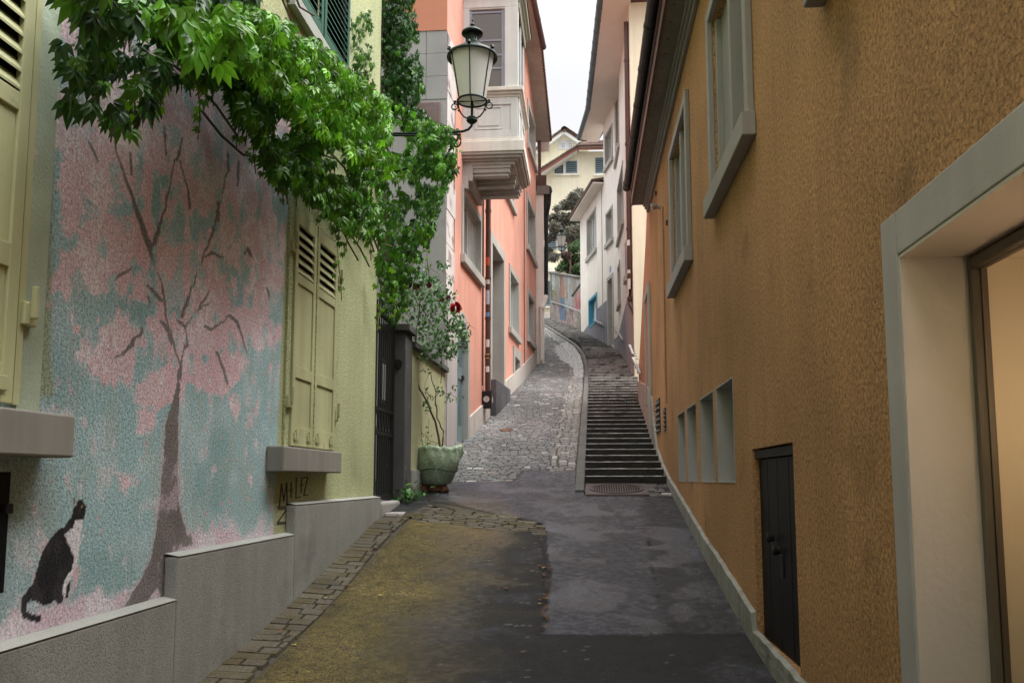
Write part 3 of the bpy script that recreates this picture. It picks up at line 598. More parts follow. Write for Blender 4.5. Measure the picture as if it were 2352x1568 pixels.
# upper window with green shutters
wz0, wz1 = 4.0, 5.9
for a0, a1 in ((6.58, 7.36), (7.40, 8.22)):
    f, l, k = MB(), MB(), MB(); louvre_panel(f, l, k, L, a0, a1, wz0, wz1, wz0 + .09, wz1 - .09, [(wz0, wz0 + .09), (wz1 - .09, wz1)], d=.05, st=.06, pitch=.07)
    o = f.build('green_shutter', m_gsh, lh, bevel=.004); l.build('louvres', m_gsh, o); k.build('shutter_backing', m_black, o)
f = MB(); L.box(f, 6.46, 6.57, wz0 - .1, wz1 + .1, .002, .03); L.box(f, 8.23, 8.34, wz0 - .1, wz1 + .1, .002, .03); L.box(f, 6.57, 8.23, wz0 - .14, wz0 - .02, .002, .07); f.build('upper_surround', m_cap, lh)
f = MB()
for z in (4.6, 5.5): L.box(f, 6.36, 6.56, z, z + .02, .05, .065)
f.build('shutter_stay', m_steel, lh)
# initials sprayed under the sill
def strokes(lines, wpx=2.2):
    mb = MB()
    for ln in lines:
        for (x0, y0), (x1, y1) in zip(ln, ln[1:]):
            dx, dy = x1 - x0, y1 - y0; h = math.hypot(dx, dy); nx, ny = -dy / h * wpx / 2, dx / h * wpx / 2; ex, ey = dx / h * .6, dy / h * .6
            q = [(x0 + nx - ex, y0 + ny - ey), (x1 + nx + ex, y1 + ny + ey), (x1 - nx + ex, y1 - ny + ey), (x0 - nx - ex, y0 - ny - ey)]
            s = [L.px(*p) for p in q]; mb.hexa([L.pt(a, z, .0015) for a, z in s] + [L.pt(a, z, .004) for a, z in s])
    return mb
strokes([[(641, 1162), (646, 1110), (651, 1150), (658, 1108), (659, 1162)], [(637, 1164), (661, 1162)], [(668, 1107), (668, 1143)], [(664, 1124), (672, 1123)], [(665, 1128), (671, 1128)], [(680, 1096), (679, 1143), (688, 1141)], [(692, 1097), (691, 1131)], [(688, 1114), (696, 1113)], [(696, 1097), (706, 1096), (697, 1137), (706, 1136)], [(638, 1168), (659, 1167), (637, 1199), (659, 1198)], [(636, 1203), (657, 1201)]], 2.4).build('sprayed_initials', m_marker, lh)
# ================================================================ gate, pillar, garden wall
gt = thing('iron_gate', 'tall black wrought iron gate between the lime wall and the stone pillar', 'gate', (-2.42, 10.3, -.25))
GT = Plane((-2.42, 9.80), (-2.42, 10.80), +1); z0, z1 = -.24, 1.98
f = MB(); GT.box(f, 0, .05, z0, z1, -.02, .02); GT.box(f, .95, 1.0, z0, z1, -.02, .02)
for a, b in ((z0, z0 + .06), (.52, .56), (.80, .84), (z1 - .04, z1)): GT.box(f, .05, .95, a, b, -.018, .018)
f.build('frame', m_iron, gt)
for k in range(8):
    f = MB(); a = .11 + k * .112; f.tube([GT.pt(a, z0 + .05, 0), GT.pt(a, .52, 0)], .010, 6); f.tube([GT.pt(a, .84, 0), GT.pt(a, z1 + .12 + .1 * math.sin(k / 7 * math.pi), 0)], .010, 6); f.build('bar', m_iron, gt)
f = MB()
for k in range(5):
    cc = GT.pt(.15 + k * .15, .68, 0); f.tube([cc + Vector((0, math.cos(t) * .06, math.sin(t) * .11)) for t in np.linspace(0, 2 * math.pi, 17)], .009, 6)
f.build('scroll_ornament', m_iron, gt)
f = MB(); GT.box(f, .35, .60, .90, 1.45, -.004, .004); f.build('mesh_panel', m_iron, gt); f = MB(); GT.box(f, .40, .43, .95, 1.38, .005, .012); GT.box(f, .50, .53, .95, 1.38, .005, .012); f.build('name_plate', m_steel, gt)
f = MB(); f.box(-2.75, -2.30, 9.80, 10.80, -.6, -.26); f.box(-2.30, -2.1, 9.86, 10.5, -.7, -.38)
tag(f.build('door_step', m_sill2, bevel=.03), 'worn stone step below the black iron gate', 'step')
gw = thing('garden_wall', 'short garden wall with dark concrete pillar and yellow green render beside the gate', 'wall', (-2.3, 12, gz(12)))
f = MB(); f.mi = 0; f.box(-2.62, -2.265, 10.82, 11.24, -.6, 1.88); f.build('pillar', m_pil, gw, bevel=.01)
f = MB(); f.box(-2.60, -2.285, 11.24, 14.05, -.6, 1.74); f.build('rendered_panel', m_limep, gw)
f = MB(); f.box(-2.66, -2.21, 10.78, 11.28, 1.88, 1.97); f.box(-2.64, -2.22, 11.28, 14.08, 1.74, 1.82); f.build('coping', m_coping, gw, bevel=.008)
f = MB(); f.box(-2.283, -2.25, 11.24, 14.0, -.6, .12); f.build('base_course', m_plinthL, gw, bevel=.008)
f = MB(); f.tube([(-2.36, 10.83, 1.46), (-2.36, 10.79, 1.46)], .055, 12); f.build('bell_plate', m_iron, gw)
# ================================================================ salmon house (left, with the bay window)
O = Plane((ox(14.1), 14.1), (ox(27.8), 27.8), +1); OL = O.L
oh = thing('salmon_house', 'salmon pink plastered house with a timber bay window and arched door', 'house', (ox(20), 20, gz(20)))
holes = []; todo = []
def win(pl, px_tl, px_br, par, holes, sw=.13, depth=.2, name='window', sm=m_stoneG, mull=1, sill=.06, proud=.03, door=False, frame=m_sashw, glass=m_glass, transom=None, boards=False, label=None, fw=.045):
    a0, zt = pl.px(*px_tl); a1, zb = pl.px(*px_br)
    if a0 > a1: a0, a1 = a1, a0
    i0, i1, j0, j1 = a0 + sw, a1 - sw, zb + (sw if not door else 0), zt - sw
    holes.append((i0, i1, j0, j1, depth)); f = MB()
    pl.box(f, a0, i0, zb, zt, .002, proud); pl.box(f, i1, a1, zb, zt, .002, proud); pl.box(f, i0, i1, j1, zt, .002, proud - .002)
    if not door and not sill: pl.box(f, i0, i1, zb, j0, .002, proud - .002)
    # lining of the reveal
    pl.box(f, i0 - .001, i0 + .006, j0, j1, -depth + .002, proud - .004); pl.box(f, i1 - .006, i1 + .001, j0, j1, -depth + .002, proud - .004); pl.box(f, i0 + .006, i1 - .006, j1 - .006, j1 + .001, -depth + .002, proud - .005)
    o = f.build(name, sm, par)
    if label: o['label'] = label
    if sill and not door:
        f = MB(); pl.box(f, a0 - .06, a1 + .06, j0 - .16, j0 + .002, .003, proud + sill); pl.box(f, i0 + .006, i1 - .006, j0 - .01, j0 + .004, -depth + .003, .002); f.build('sill', sm, o, bevel=.008)
    f = MB(); d0, d1 = -depth + .03, -depth + .07
    pl.box(f, i0 + .007, i0 + .007 + fw, j0 + .004, j1 - .007, d0, d1); pl.box(f, i1 - .007 - fw, i1 - .007, j0 + .004, j1 - .007, d0, d1)
    pl.box(f, i0 + .007 + fw, i1 - .007 - fw, j0 + .004, j0 + .004 + fw, d0, d1 - .001); pl.box(f, i0 + .007 + fw, i1 - .007 - fw, j1 - .007 - fw, j1 - .007, d0, d1 - .001)
    for k in range(mull):
        m = i0 + (i1 - i0) * (k + 1) / (mull + 1); pl.box(f, m - fw * .8, m + fw * .8, j0 + fw, j1 - fw, d0, d1 + .01)
    if transom:
        for tz in transom: zz = j0 + (j1 - j0) * tz; pl.box(f, i0 + fw, i1 - fw, zz - .02, zz + .02, d0, d1 + .004)
    f.build('sash', frame, o)
    f = MB(); pl.box(f, i0 + .008, i1 - .008, j0 + .004, j1 - .008, -depth + .004, -depth + .045); f.build('pane' if not boards else 'board_panel', glass, o)
    return o, (i0, i1, j0, j1)
win(O, (1060, 424), (1104, 655), oh, holes, sw=.12, depth=.16, glass=m_curt)
win(O, (1168.5, 604), (1191, 790), oh, holes, sw=.15, depth=.2, glass=m_curt)
win(O, (1208.8, 438), (1229, 616), oh, holes, sw=.16, depth=.2, glass=m_curt)
win(O, (1210.7, 658), (1227, 805), oh, holes, sw=.16, depth=.2, glass=m_curt)
win(O, (1211, 225), (1229, 396), oh, holes, sw=.16, depth=.2, glass=m_curt)
win(O, (1150, 300), (1180, 495), oh, holes, sw=.16, depth=.2, glass=m_curt)
win(O, (1178, 793), (1195, 885), oh, holes, sw=.24, depth=.2, name='cellar_window', mull=0, sill=0)
dr, (di0, di1, dj0, dj1) = win(O, (1124, 527), (1157, 915), oh, holes, sw=.22, depth=.42, name='doorway', door=True, mull=0, proud=.04, glass=m_drk)
dr['label'] = 'grey stone door surround with a deep dark recess'
f = MB(); O.box(f, di0 - .2, di1 + .25, dj0 - .9, dj0 + .22, .002, .16); f.build('threshold_stone', m_darkgran, dr, bevel=.01)
# arched door
aL, aR = O.px(1045, 900)[0], O.px(1077, 900)[0]; zb_ = O.px(1076, 985)[1]; zt_ = O.px(1045, 745)[1]
aL = 14.98 - 14.1; aR = aL + 1.02; zbot = gz(15.4) + .06; rad = (aR - aL) / 2; zsp = 1.98 + .35 - rad * .0; ztop = zsp + rad
holes.append((aL - .16, aR + .16, zbot - .6, ztop + .02, .14))
def arch_pts(a0, a1, zs, n=14): return [((a0 + a1) / 2 - (a1 - a0) / 2 * math.cos(t), zs + (a1 - a0) / 2 * math.sin(t)) for t in np.linspace(0, math.pi, n)]
f = MB(); inn = [(aL, zbot)] + arch_pts(aL, aR, zsp) + [(aR, zbot)]; out = [(aL - .18, zbot)] + arch_pts(aL - .18, aR + .18, zsp) + [(aR + .18, zbot)]
for i in range(len(inn) - 1):
    f.hexa([O.pt(*inn[i], -.14), O.pt(*inn[i + 1], -.14), O.pt(*out[i + 1], -.14), O.pt(*out[i], -.14), O.pt(*inn[i], .035), O.pt(*inn[i + 1], .035), O.pt(*out[i + 1], .035), O.pt(*out[i], .035)])
ad = f.build('arched_doorway', m_stoneG, oh)
f = MB()  # plaster filling above the arch corners
hz = ztop + .02; ap = arch_pts(aL - .18, aR + .18, zsp)
for i in range(len(ap) - 1):
    x0, x1 = max(ap[i][0], aL - .16), min(ap[i + 1][0], aR + .16)
    if x1 > x0 and (ap[i][1] < hz or ap[i + 1][1] < hz): f.quad(O.pt(x0, min(ap[i][1], hz), .001), O.pt(x1, min(ap[i + 1][1], hz), .001), O.pt(x1, hz, .001), O.pt(x0, hz, .001))
f.build('arch_spandrel', m_orange, oh)
f = MB(); dp = [(aL + .01, zbot)] + arch_pts(aL + .01, aR - .01, zsp) + [(aR - .01, zbot)]; f.add([O.pt(a, z, -.09) for a, z in dp], [tuple(range(len(dp)))]); f.add([O.pt(a, z, -.12) for a, z in dp], [tuple(range(len(dp)))])
zr1, zr2 = zbot + .62, zbot + 1.28
for z_a, z_b in ((zbot + .0, zbot + .32), (zr2 - .1, zr2 + .12)): O.box(f, aL + .02, aR - .02, z_a, z_b, -.089, -.065)
O.box(f, (aL + aR) / 2 - .02, (aL + aR) / 2 + .02, zbot + .3, ztop - .1, -.089, -.06); O.box(f, aL + .02, aL + .10, zbot + .3, zsp + .1, -.089, -.066); O.box(f, aR - .10, aR - .02, zbot + .3, zsp + .1, -.089, -.066)
for k in range(9):
    a = aL + .13 + k * (aR - aL - .26) / 8; top = zsp + math.sqrt(max(0, (rad - .05) ** 2 - (a - (aL + aR) / 2) ** 2)); O.box(f, a - .016, a + .016, zbot + .32, zr2 - .1, -.089, -.072); O.box(f, a - .016, a + .016, zr2 + .12, top, -.089, -.072)
ado = f.build('arched_door', m_dteal, oh)
f = MB(); O.box(f, aL + .05, aL + .42, zbot + .22, zbot + .30, -.064, -.05); O.box(f, aL + .03, aL + .22, zr2, zr2 + .05, -.064, -.045); O.box(f, aL + .03, aL + .15, zsp - .1, zsp - .05, -.064, -.045); O.box(f, aR - .16, aR - .04, zr2 - .1, zr2 - .02, -.064, -.03); f.build('strap_hinge', m_iron, ado)
f = MB(); O.box(f, aL - .18, aR + .18, zbot - .5, zbot - .004, -.12, .05); f.build('door_step', m_sill2, ad, bevel=.01)
# walls
mb = MB(); O.wall(mb, .72, OL, -.5, 12.9, holes); mb.quad(O.pt(0, 7.66), O.pt(.72, 7.66), O.pt(.72, 12.9), O.pt(0, 12.9)); O.shell(mb, 0.0, OL, -.5, 12.9, 6)
mb.build('wall', m_orange, oh)
GP = Plane((ox(14.1) - 6, 14.085), (ox(14.1), 14.085), -1)
f = MB(); GP.box(f, 0, 6.0, 7.66, 12.8, .0, .03); f.build('gable_plaster', m_orangeb, oh)
f = MB(); f.mi = 0; GP.box(f, 0, 6.0, -.5, 6.43, 0, .012); 
for k in range(3): GP.box(f, 0, 5.64, 6.43 + .41 * k + .006, 6.43 + .41 * (k + 1), 0, .02)
for k in range(3): GP.box(f, 5.648, 6.0, 6.43 + .41 * k + .006, 6.43 + .41 * (k + 1), 0, .02)
f.build('gable_masonry', m_grey, oh)
f = MB(); GP.box(f, 5.3, 5.9, 5.85, 6.38, .01, .05); f.build('gable_stone', m_dkstone, oh, bevel=.03)
f = MB(); z = -.5; k = 0
while z < 7.55:
    h = random.uniform(.45, .75); O.box(f, .0, .60 + (.1 if k % 2 else 0), z + .008, min(z + h, 7.65), .0, .014 + random.uniform(0, .01)); z += h; k += 1
f.build('quoins', m_marble, oh, bevel=.006)
f = MB(); O.box(f, .02, aL - .19, -.5, ztop + .25, .012, .045); f.build('door_pier', m_stonep, oh)
# sloping base course
def base_course(pl, a0, a1, h, mat, par, d=.035, n=1, skip=()):
    f = MB(); yy = lambda a: (pl.p + pl.t * a).y
    aa = [a0 + (a1 - a0) * i / n for i in range(n + 1)]
    for a, b in zip(aa, aa[1:]):
        za, zb = gz(yy(a)), gz(yy(b)); f.hexa([pl.pt(a, za - .4, .001), pl.pt(b, zb - .4, .001), pl.pt(b, zb - .4, d), pl.pt(a, za - .4, d), pl.pt(a, za + h, .001), pl.pt(b, zb + h, .001), pl.pt(b, zb + h, d), pl.pt(a, za + h, d)])
    return f.build('base_course', mat, par)
base_course(O, aR + .19, di0 - .24, .38, m_paleplinth, oh, n=3); base_course(O, di1 + .24, OL, .45, m_paleplinth, oh, n=6)
# eaves
e1, zE = O.px(1209, 110); s1, z2 = O.px(1234, 328); OV = .45
f = MB(); O.box(f, 0, e1, zE - .0, zE + .04, -.05, OV)
f.hexa([O.pt(e1, zE, -.02), O.pt(s1, z2, -.02), O.pt(s1, z2, OV), O.pt(e1, zE, OV), O.pt(e1, zE + .05, -.02), O.pt(s1, z2 + .05, -.02), O.pt(s1, z2 + .05, OV), O.pt(e1, zE + .05, OV)]); f.build('eaves_soffit', m_soff, oh)
f = MB(); f.hexa([O.pt(0, zE + .06, OV + .06), O.pt(e1, zE + .06, OV + .06), O.pt(e1, zE + 3, -3), O.pt(0, zE + 3, -3), O.pt(0, zE + .13, OV + .06), O.pt(e1, zE + .13, OV + .06), O.pt(e1, zE + 3.1, -3), O.pt(0, zE + 3.1, -3)])
f.hexa([O.pt(e1, zE + .03, OV + .01), O.pt(s1 + .06, z2 + .03, OV + .01), O.pt(s1 + .06, z2 + .1, -3), O.pt(e1, zE + .1, -3), O.pt(e1, zE + .15, OV + .01), O.pt(s1 + .06, z2 + .15, OV + .01), O.pt(s1 + .06, z2 + .2, -3), O.pt(e1, zE + .2, -3)])
for i in range(34):
    t = i / 34; a = e1 + (s1 - e1) * t; zz = zE + (z2 - zE) * t; O.box(f, a, a + .09, zz - .02, zz + .16, OV - .02, OV + .05)
rf = f.build('roof', m_tile, oh)
f = MB(); f.tube([O.pt(0, zE + .02, OV + .07), O.pt(e1 + .1, zE + .02, OV + .07)], .085, 10)
for k in range(8): a = e1 * k / 7; f.tube([O.pt(a, zE + .02, OV + .07), O.pt(a + .07, zE + .02, OV + .07)], .092, 10)
f.build('gutter', m_pipe, rf)
f = MB(); O.box(f, s1 - .02, s1 + .02, z2 - .32, z2 - .01, 0, OV - .04); f.build('eaves_end_board', m_soffw, rf)
# downpipe with stickers
dpA = O.px(1110, 700)[0]
f = MB(); f.tube([O.pt(dpA, 8.4, .1), O.pt(dpA, 2.0, .1), O.pt(dpA, 1.72, .1)], .055, 10); 
for z in (2.5, 4.15, 5.6, 3.3): f.tube([O.pt(dpA, z, .1), O.pt(dpA, z + .06, .1)], .066, 10)
dpo = f.build('downpipe', m_pipe, oh, smooth=False)
f = MB(); f.tube([O.pt(dpA - .22, 8.4, .03), O.pt(dpA - .22, 1.9, .03)], .018, 6); f.build('conduit', m_pipe, oh)
f = MB(); O.box(f, dpA - .16, dpA + .12, 1.45, 1.80, .003, .2); bx_ = f.build('pipe_shoe_box', m_iron, oh, bevel=.008)
f = MB(); n = 20; nc = O.pt(dpA - .02, 1.63, .203); up = Vector((0, 0, 1))
f = MB()
for t_, (r0, r1) in enumerate(((.055, .065),)):
    for k in range(n):
        a, b = k * 2 * math.pi / n, (k + 1) * 2 * math.pi / n; g = lambda r, t: nc + O.t * (r * math.cos(t)) + up * (r * math.sin(t)); f.quad(g(r0, a), g(r1, a), g(r1, b), g(r0, b))
for k in range(-3, 4):
    hh = math.sqrt(max(0, .055 ** 2 - (k * .015) ** 2)); f.quad(nc + O.t * (k * .015 - .004) + up * -hh, nc + O.t * (k * .015 + .004) + up * -hh, nc + O.t * (k * .015 + .004) + up * hh, nc + O.t * (k * .015 - .004) + up * hh)
f.build('round_badge', m_whitep, bx_)
# the same badge also faces down the street
f = MB(); fc = O.pt(dpA - .161, 1.63, .1); tt = O.n
for k in range(n):
    a, b = k * 2 * math.pi / n, (k + 1) * 2 * math.pi / n; g = lambda r, t: fc - O.t * .003 + tt * (r * math.cos(t)) + up * (r * math.sin(t)); f.quad(g(.05, a), g(.06, a), g(.06, b), g(.05, b))
for k in range(-3, 4):
    hh = math.sqrt(max(0, .05 ** 2 - (k * .014) ** 2)); c0 = fc - O.t * .003; f.quad(c0 + tt * (k * .014 - .004) + up * -hh, c0 + tt * (k * .014 + .004) + up * -hh, c0 + tt * (k * .014 + .004) + up * hh, c0 + tt * (k * .014 - .004) + up * hh)
f.build('round_badge', m_whitep, bx_)
for z, h, mt in ((4.45, .17, m_stk1), (4.05, .14, m_whitep), (3.62, .3, m_stk2), (3.35, .10, m_stk3), (2.72, .16, m_whitep), (2.48, .1, m_stk4), (2.2, .12, m_whitep)):
    f = MB(); ring = [Vector((math.cos(t), math.sin(t), 0)) * .0575 for t in np.linspace(-2.3, -.9, 6)]
    cc = O.pt(dpA, z, .1)
    for i in range(5): f.quad(cc + ring[i], cc + ring[i + 1], cc + ring[i + 1] + up * h, cc + ring[i] + up * h)
    f.build('sticker', mt, dpo)
f = MB(); ca = O.px(1203, 700)[0]; f.tube([O.pt(ca + .02 * math.sin(z * 2), z, .02) for z in np.arange(gz(25) - .2, 9.3, .4)], .012, 5); f.build('cable', m_pipe, oh)
# ---- bay window
BY0, BY1 = 15.5, 17.15; BX0, BX1 = -2.4, -1.19
def bbox(mb, ex, z0, z1): mb.box(BX0 - .1, BX1 + ex, BY0 - ex, BY1 + ex, z0, z1)
f = MB(); bbox(f, 0, 6.30, 7.07); bo = f.build('bay_window', m_bay, oh); bo['label'] = 'weathered white timber bay window on stepped corbels'
f = MB()
for ex, z0, z1 in ((.03, 7.07, 7.12), (.06, 7.12, 7.17), (.10, 7.17, 7.25)): bbox(f, ex, z0, z1)
f.build('sill_moulding', m_bay2, bo, bevel=.012)
f = MB()
for ex, z0, z1 in ((.04, 6.25, 6.30), (.08, 6.20, 6.25), (.12, 6.00, 6.20)): bbox(f, ex, z0, z1)
f.build('base_moulding', m_bay2, bo, bevel=.01)
f = MB()
for ex, z0, z1 in ((.10, 5.95, 6.00), (.06, 5.90, 5.95), (.0, 5.86, 5.90)): bbox(f, ex, z0, z1)
f.box(BX0 - .1, BX1 - .06, BY0 + .04, BY1 - .02, 5.80, 5.86)
for y0, y1, xs in ((BY0 + .08, BY0 + .30, .16), (BY0 + .66, BY0 + .90, .10), (BY0 + 1.25, BY0 + 1.5, .06)):
    for a, b, e in ((5.74, 5.80, .02), (5.66, 5.74, 0), (5.60, 5.66, -.03)): f.box(BX0 - .1, BX1 - xs + e, y0 - e, y1 + e, a, b)
f.box(BX0 - .1, ox(15.6) + .10, BY0 + .02, BY0 + .16, 5.35, 5.60); f.box(BX0 - .1, ox(16) + .16, BY0 + .04, BY1 - .1, 5.5, 5.80)
f.build('corbel', m_corb, bo, bevel=.012)
def raised(mb, pl, a0, a1, z0, z1, w_, d):
    pl.box(mb, a0, a0 + w_, z0, z1, .001, d); pl.box(mb, a1 - w_, a1, z0, z1, .001, d); pl.box(mb, a0 + w_, a1 - w_, z1 - w_, z1, .001, d); pl.box(mb, a0 + w_, a1 - w_, z0, z0 + w_, .001, d)
BN = Plane((BX0, BY0), (BX1, BY0), -1); BF = Plane((BX1, BY0), (BX1, BY1), +1)
f = MB(); raised(f, BN, .12, 1.208, 6.305, 7.065, .13, .022); raised(f, BN, .40, .92, 6.46, 6.90, .025, .014); BN.box(f, .47, .85, 6.53, 6.83, .001, .012)
raised(f, BF, .02, .80, 6.305, 7.065, .10, .02); raised(f, BF, .82, 1.63, 6.305, 7.065, .10, .02); f.build('panel', m_bay, bo, bevel=.004)
zs0, zs1 = 7.25, 8.86
f = MB()
f.box(-1.44, BX1, BY0, BY0 + .12, zs0, zs1); f.box(BX1 - .12, BX1, BY1 - .12, BY1, zs0, zs1); f.box(BX1 - .1, BX1, BY0 + .12, BY0 + .2, zs0, zs1); f.box(BX1 - .1, BX1, BY0 + .74, BY0 + .86, zs0, zs1)
f.box(BX0 - .1, -2.11, BY0, BY0 + .12, zs0, zs1); f.box(BX0 - .1, BX1 - .001, BY0 - .001, BY1, zs1, zs1 + .24); f.box(-2.11, -1.44, BY0 + .01, BY0 + .12, zs1 - .03, zs1)
f.build('frame_post', m_bay, bo, bevel=.006)
f = MB()
for ex, z0, z1 in ((.04, 8.98, 9.04), (.08, 9.04, 9.10), (.13, 9.10, 9.20)): f.box(BX0, BX1 + ex, BY0 - ex * .3 + .05, BY1 + ex, z0, z1)
f.box(BX0, BX1 + .03, BY0 + .06, BY1 + .03, 8.86, 8.98)
f.build('cornice', m_corn, bo, bevel=.012)
f = MB(); f.hexa([(BX0, BY0 - .1, 9.21), (BX1 + .15, BY0 - .1, 9.21), (BX1 + .15, BY1 + .26, 9.21), (BX0, BY1 + .26, 9.21), (BX0, BY0 - .1, 9.8), (BX0 + .3, BY0 - .1, 9.8), (BX0 + .3, BY1 + .26, 9.8), (BX0, BY1 + .26, 9.8)]); f.build('bay_roof', m_tile, bo)
f = MB(); x0, x1 = -2.11, -1.44
for a, b in ((x0, x0 + .05), (x1 - .06, x1)): f.box(a, b, BY0 + .03, BY0 + .07, zs0, zs1 - .03)
for z in (zs0 + .02, zs0 + .40, zs0 + .66, zs0 + .95, zs1 - .10): f.box(x0 + .05, x1 - .06, BY0 + .03, BY0 + .068, z, z + .035)
for a, b in ((BY0 + .2, BY0 + .74), (BY0 + .86, BY1 - .12)):
    f.box(BX1 - .07, BX1 - .03, a, a + .04, zs0, zs1); f.box(BX1 - .07, BX1 - .03, b - .04, b, zs0, zs1); f.box(BX1 - .07, BX1 - .031, a + .04, b - .04, zs0 + .8, zs0 + .83)
f.build('sash', m_sash, bo)
f = MB(); f.box(x0, x1, BY0 + .045, BY0 + .05, zs0, zs1 - .05); f.box(BX1 - .055, BX1 - .05, BY0 + .15, BY1 - .1, zs0, zs1); f.build('pane', m_gclear, bo)
f = MB(); f.box(BX0 - .1, BX0 + .02, BY0 + .06, BY1 - .05, zs0, zs1); f.build('inner_wall', m_orangeb, bo); f = MB(); f.box(BX0, BX1 - .08, BY0 + .1, BY1 - .13, zs1 - .03, zs1 - .005); f.build('ceiling', m_soffg, bo)
# the wider upper frame line where the house wall meets: nothing more
# ================================================================ ochre house (right)
Rp = Plane((1.2, 0), (1.2, 16), -1); YO = 15.6
rh = thing('ochre_house', 'ochre roughcast house with grey window surrounds and a low black cellar door', 'house', (1.2, 8, gz(8)))
holes = []
def rwin(tl, br, **k): return win(Rp, tl, br, rh, holes, sm=m_stoneR, **k)
def tall(y0, y1, z0, z1, lab):
    i0, i1, j0, j1, dp = y0 + .12, y1 - .12, z0 + .14, z1 - .12, .13; holes.append((i0, i1, j0, j1, dp)); f = MB()
    Rp.box(f, y0, i0, z0, z1, .002, .05); Rp.box(f, i1, y1, z0, z1, .002, .05); Rp.box(f, i0, i1, j1, z1, .002, .048)
    o = f.build('window', m_stoneR, rh, bevel=.005); o['label'] = lab
    f = MB(); Rp.box(f, y0 - .04, y1 + .04, z0 - .03, j0 + .003, .002, .10); f.build('sill', m_stoneR, o, bevel=.008)
    m = (i0 + i1) / 2; f = MB(); Rp.box(f, m - .12, m - .03, j0 + .004, j1 - .004, -.125, .01); Rp.box(f, m + .03, m + .12, j0 + .004, j1 - .004, -.125, -.03); Rp.box(f, m - .03, m + .03, j0 + .004, j1 - .004, -.125, -.05)
    Rp.box(f, i0, i0 + .07, j0 + .004, j1 - .004, -.125, -.06); Rp.box(f, i1 - .07, i1, j0 + .004, j1 - .004, -.125, -.02); f.build('mullion', m_stoneR, o, bevel=.004)
    f = MB(); Rp.box(f, i0 + .07, m - .12, j0 + .004, j1 - .004, -.122, -.09); Rp.box(f, m + .12, i1 - .07, j0 + .004, j1 - .004, -.122, -.07); f.build('shutter_board', m_boardR, o)
tall(9.53, 11.5, 2.42, 4.37, 'tall grey framed upper window farther up the ochre wall')
tall(5.96, 7.86, 2.40, 4.30, 'large grey framed upper window in the middle of the ochre wall')
tall(2.2, 4.18, 2.36, 4.3, 'upper window corner at the top edge')
for y0, y1 in ((10.6, 11.42), (9.52, 10.39), (8.25, 9.2), (7.15, 8.06)):
    holes.append((y0, y1, -.03, .83, .30)); f = MB()
    for a, b, c_, d_ in ((y0, y0 + .012, -.03, .83), (y1 - .012, y1, -.03, .83), (y0 + .012, y1 - .012, -.03, -.018), (y0 + .012, y1 - .012, .818, .83)): Rp.box(f, a, b, c_, d_, -.297, .004)
    o = f.build('niche_window', m_nicheR, rh); f = MB(); Rp.box(f, y0 + .013, y1 - .013, -.017, .817, -.296, -.28); f.build('board_panel', m_boardR, o)
# cellar door
holes.append((5.18, 6.42, -1.10, .215, .09))
f = MB(); mid = 5.83; Rp.box(f, 5.19, mid - .004, -1.09, .14, -.085, -.045); Rp.box(f, mid + .004, 6.41, -1.09, .14, -.085, -.045); Rp.box(f, 5.19, 6.41, .145, .20, -.085, -.015)
for k in (5.5, 6.13): Rp.box(f, k, k + .012, -1.08, .13, -.046, -.0425)
cdo = f.build('cellar_door', m_blk, rh, bevel=.006)
f = MB(); f.lathe((0, 0, 0), [(0, 0)], 3) if False else None
for a, z in ((5.92, -.38), (5.75, -.45)): c0 = Rp.pt(a, z, -.03); f.tube([c0, c0 + Rp.n * .04], [.022, .034], 10); f.tube([c0 + Rp.n * .04, c0 + Rp.n * .05], [.034, .02], 10); f.build('knob', m_iron, cdo); f = MB()

f = MB(); Rp.box(f, 5.71, 5.79, -.62, -.48, -.044, -.035); f.build('lock_plate', m_iron, cdo)
# lit doorway
dy0, dy1, dz0, dz1 = 1.9, 3.41, -1.52, .985
holes.append((dy0 + .16, dy1 - .16, dz0, dz1 - .165, .50))
f = MB(); Rp.box(f, dy1 - .16, dy1, dz0 - .2, dz1, .002, .05); Rp.box(f, dy0, dy0 + .16, dz0 - .2, dz1, .002, .05); Rp.box(f, dy0 + .16, dy1 - .16, dz1 - .165, dz1, .002, .048)
do = f.build('shop_doorway', m_stoneB, rh, bevel=.006); do['label'] = 'grey stone doorway with glazed door and warm light inside'
f = MB(); Rp.box(f, dy1 - .175, dy1 - .162, dz0, dz1 - .17, -.20, .045); Rp.box(f, dy0 + .162, dy1 - .176, dz1 - .18, dz1 - .167, -.20, .045); Rp.box(f, dy0 + .162, dy0 + .175, dz0, dz1 - .17, -.20, .045); f.build('reveal_lining', m_revl, do)
f = MB(); a0, a1, b0, b1 = dy0 + .177, dy1 - .177, dz0 + .02, dz1 - .19
Rp.box(f, a1 - .03, a1, b0, b1, -.25, -.19); Rp.box(f, a0, a0 + .03, b0, b1, -.25, -.19); Rp.box(f, a0 + .03, a1 - .03, b1 - .04, b1, -.25, -.19); Rp.box(f, a0 + .03, a1 - .03, b0, b0 + .1, -.25, -.19); f.build('door_frame', m_dfr, do, bevel=.004)
f = MB(); Rp.box(f, a0 + .03, a1 - .03, b0 + .1, b1 - .04, -.226, -.220); f.build('pane', m_clear, do)
f = MB(); Rp.box(f, a0 - .012, a1 + .012, b0 - .015, b1 + .015, -.495, -.485); Rp.box(f, a1 + .002, a1 + .014, b0 - .015, b1 + .015, -.484, -.252); Rp.box(f, a0 - .014, a0 - .002, b0 - .015, b1 + .015, -.484, -.252); Rp.box(f, a0, a1, b1 + .003, b1 + .015, -.484, -.252); Rp.box(f, a0, a1, b0 - .015, b0 - .003, -.484, -.252)
f.build('interior_wall', m_int, do)
f = MB(); n = 90
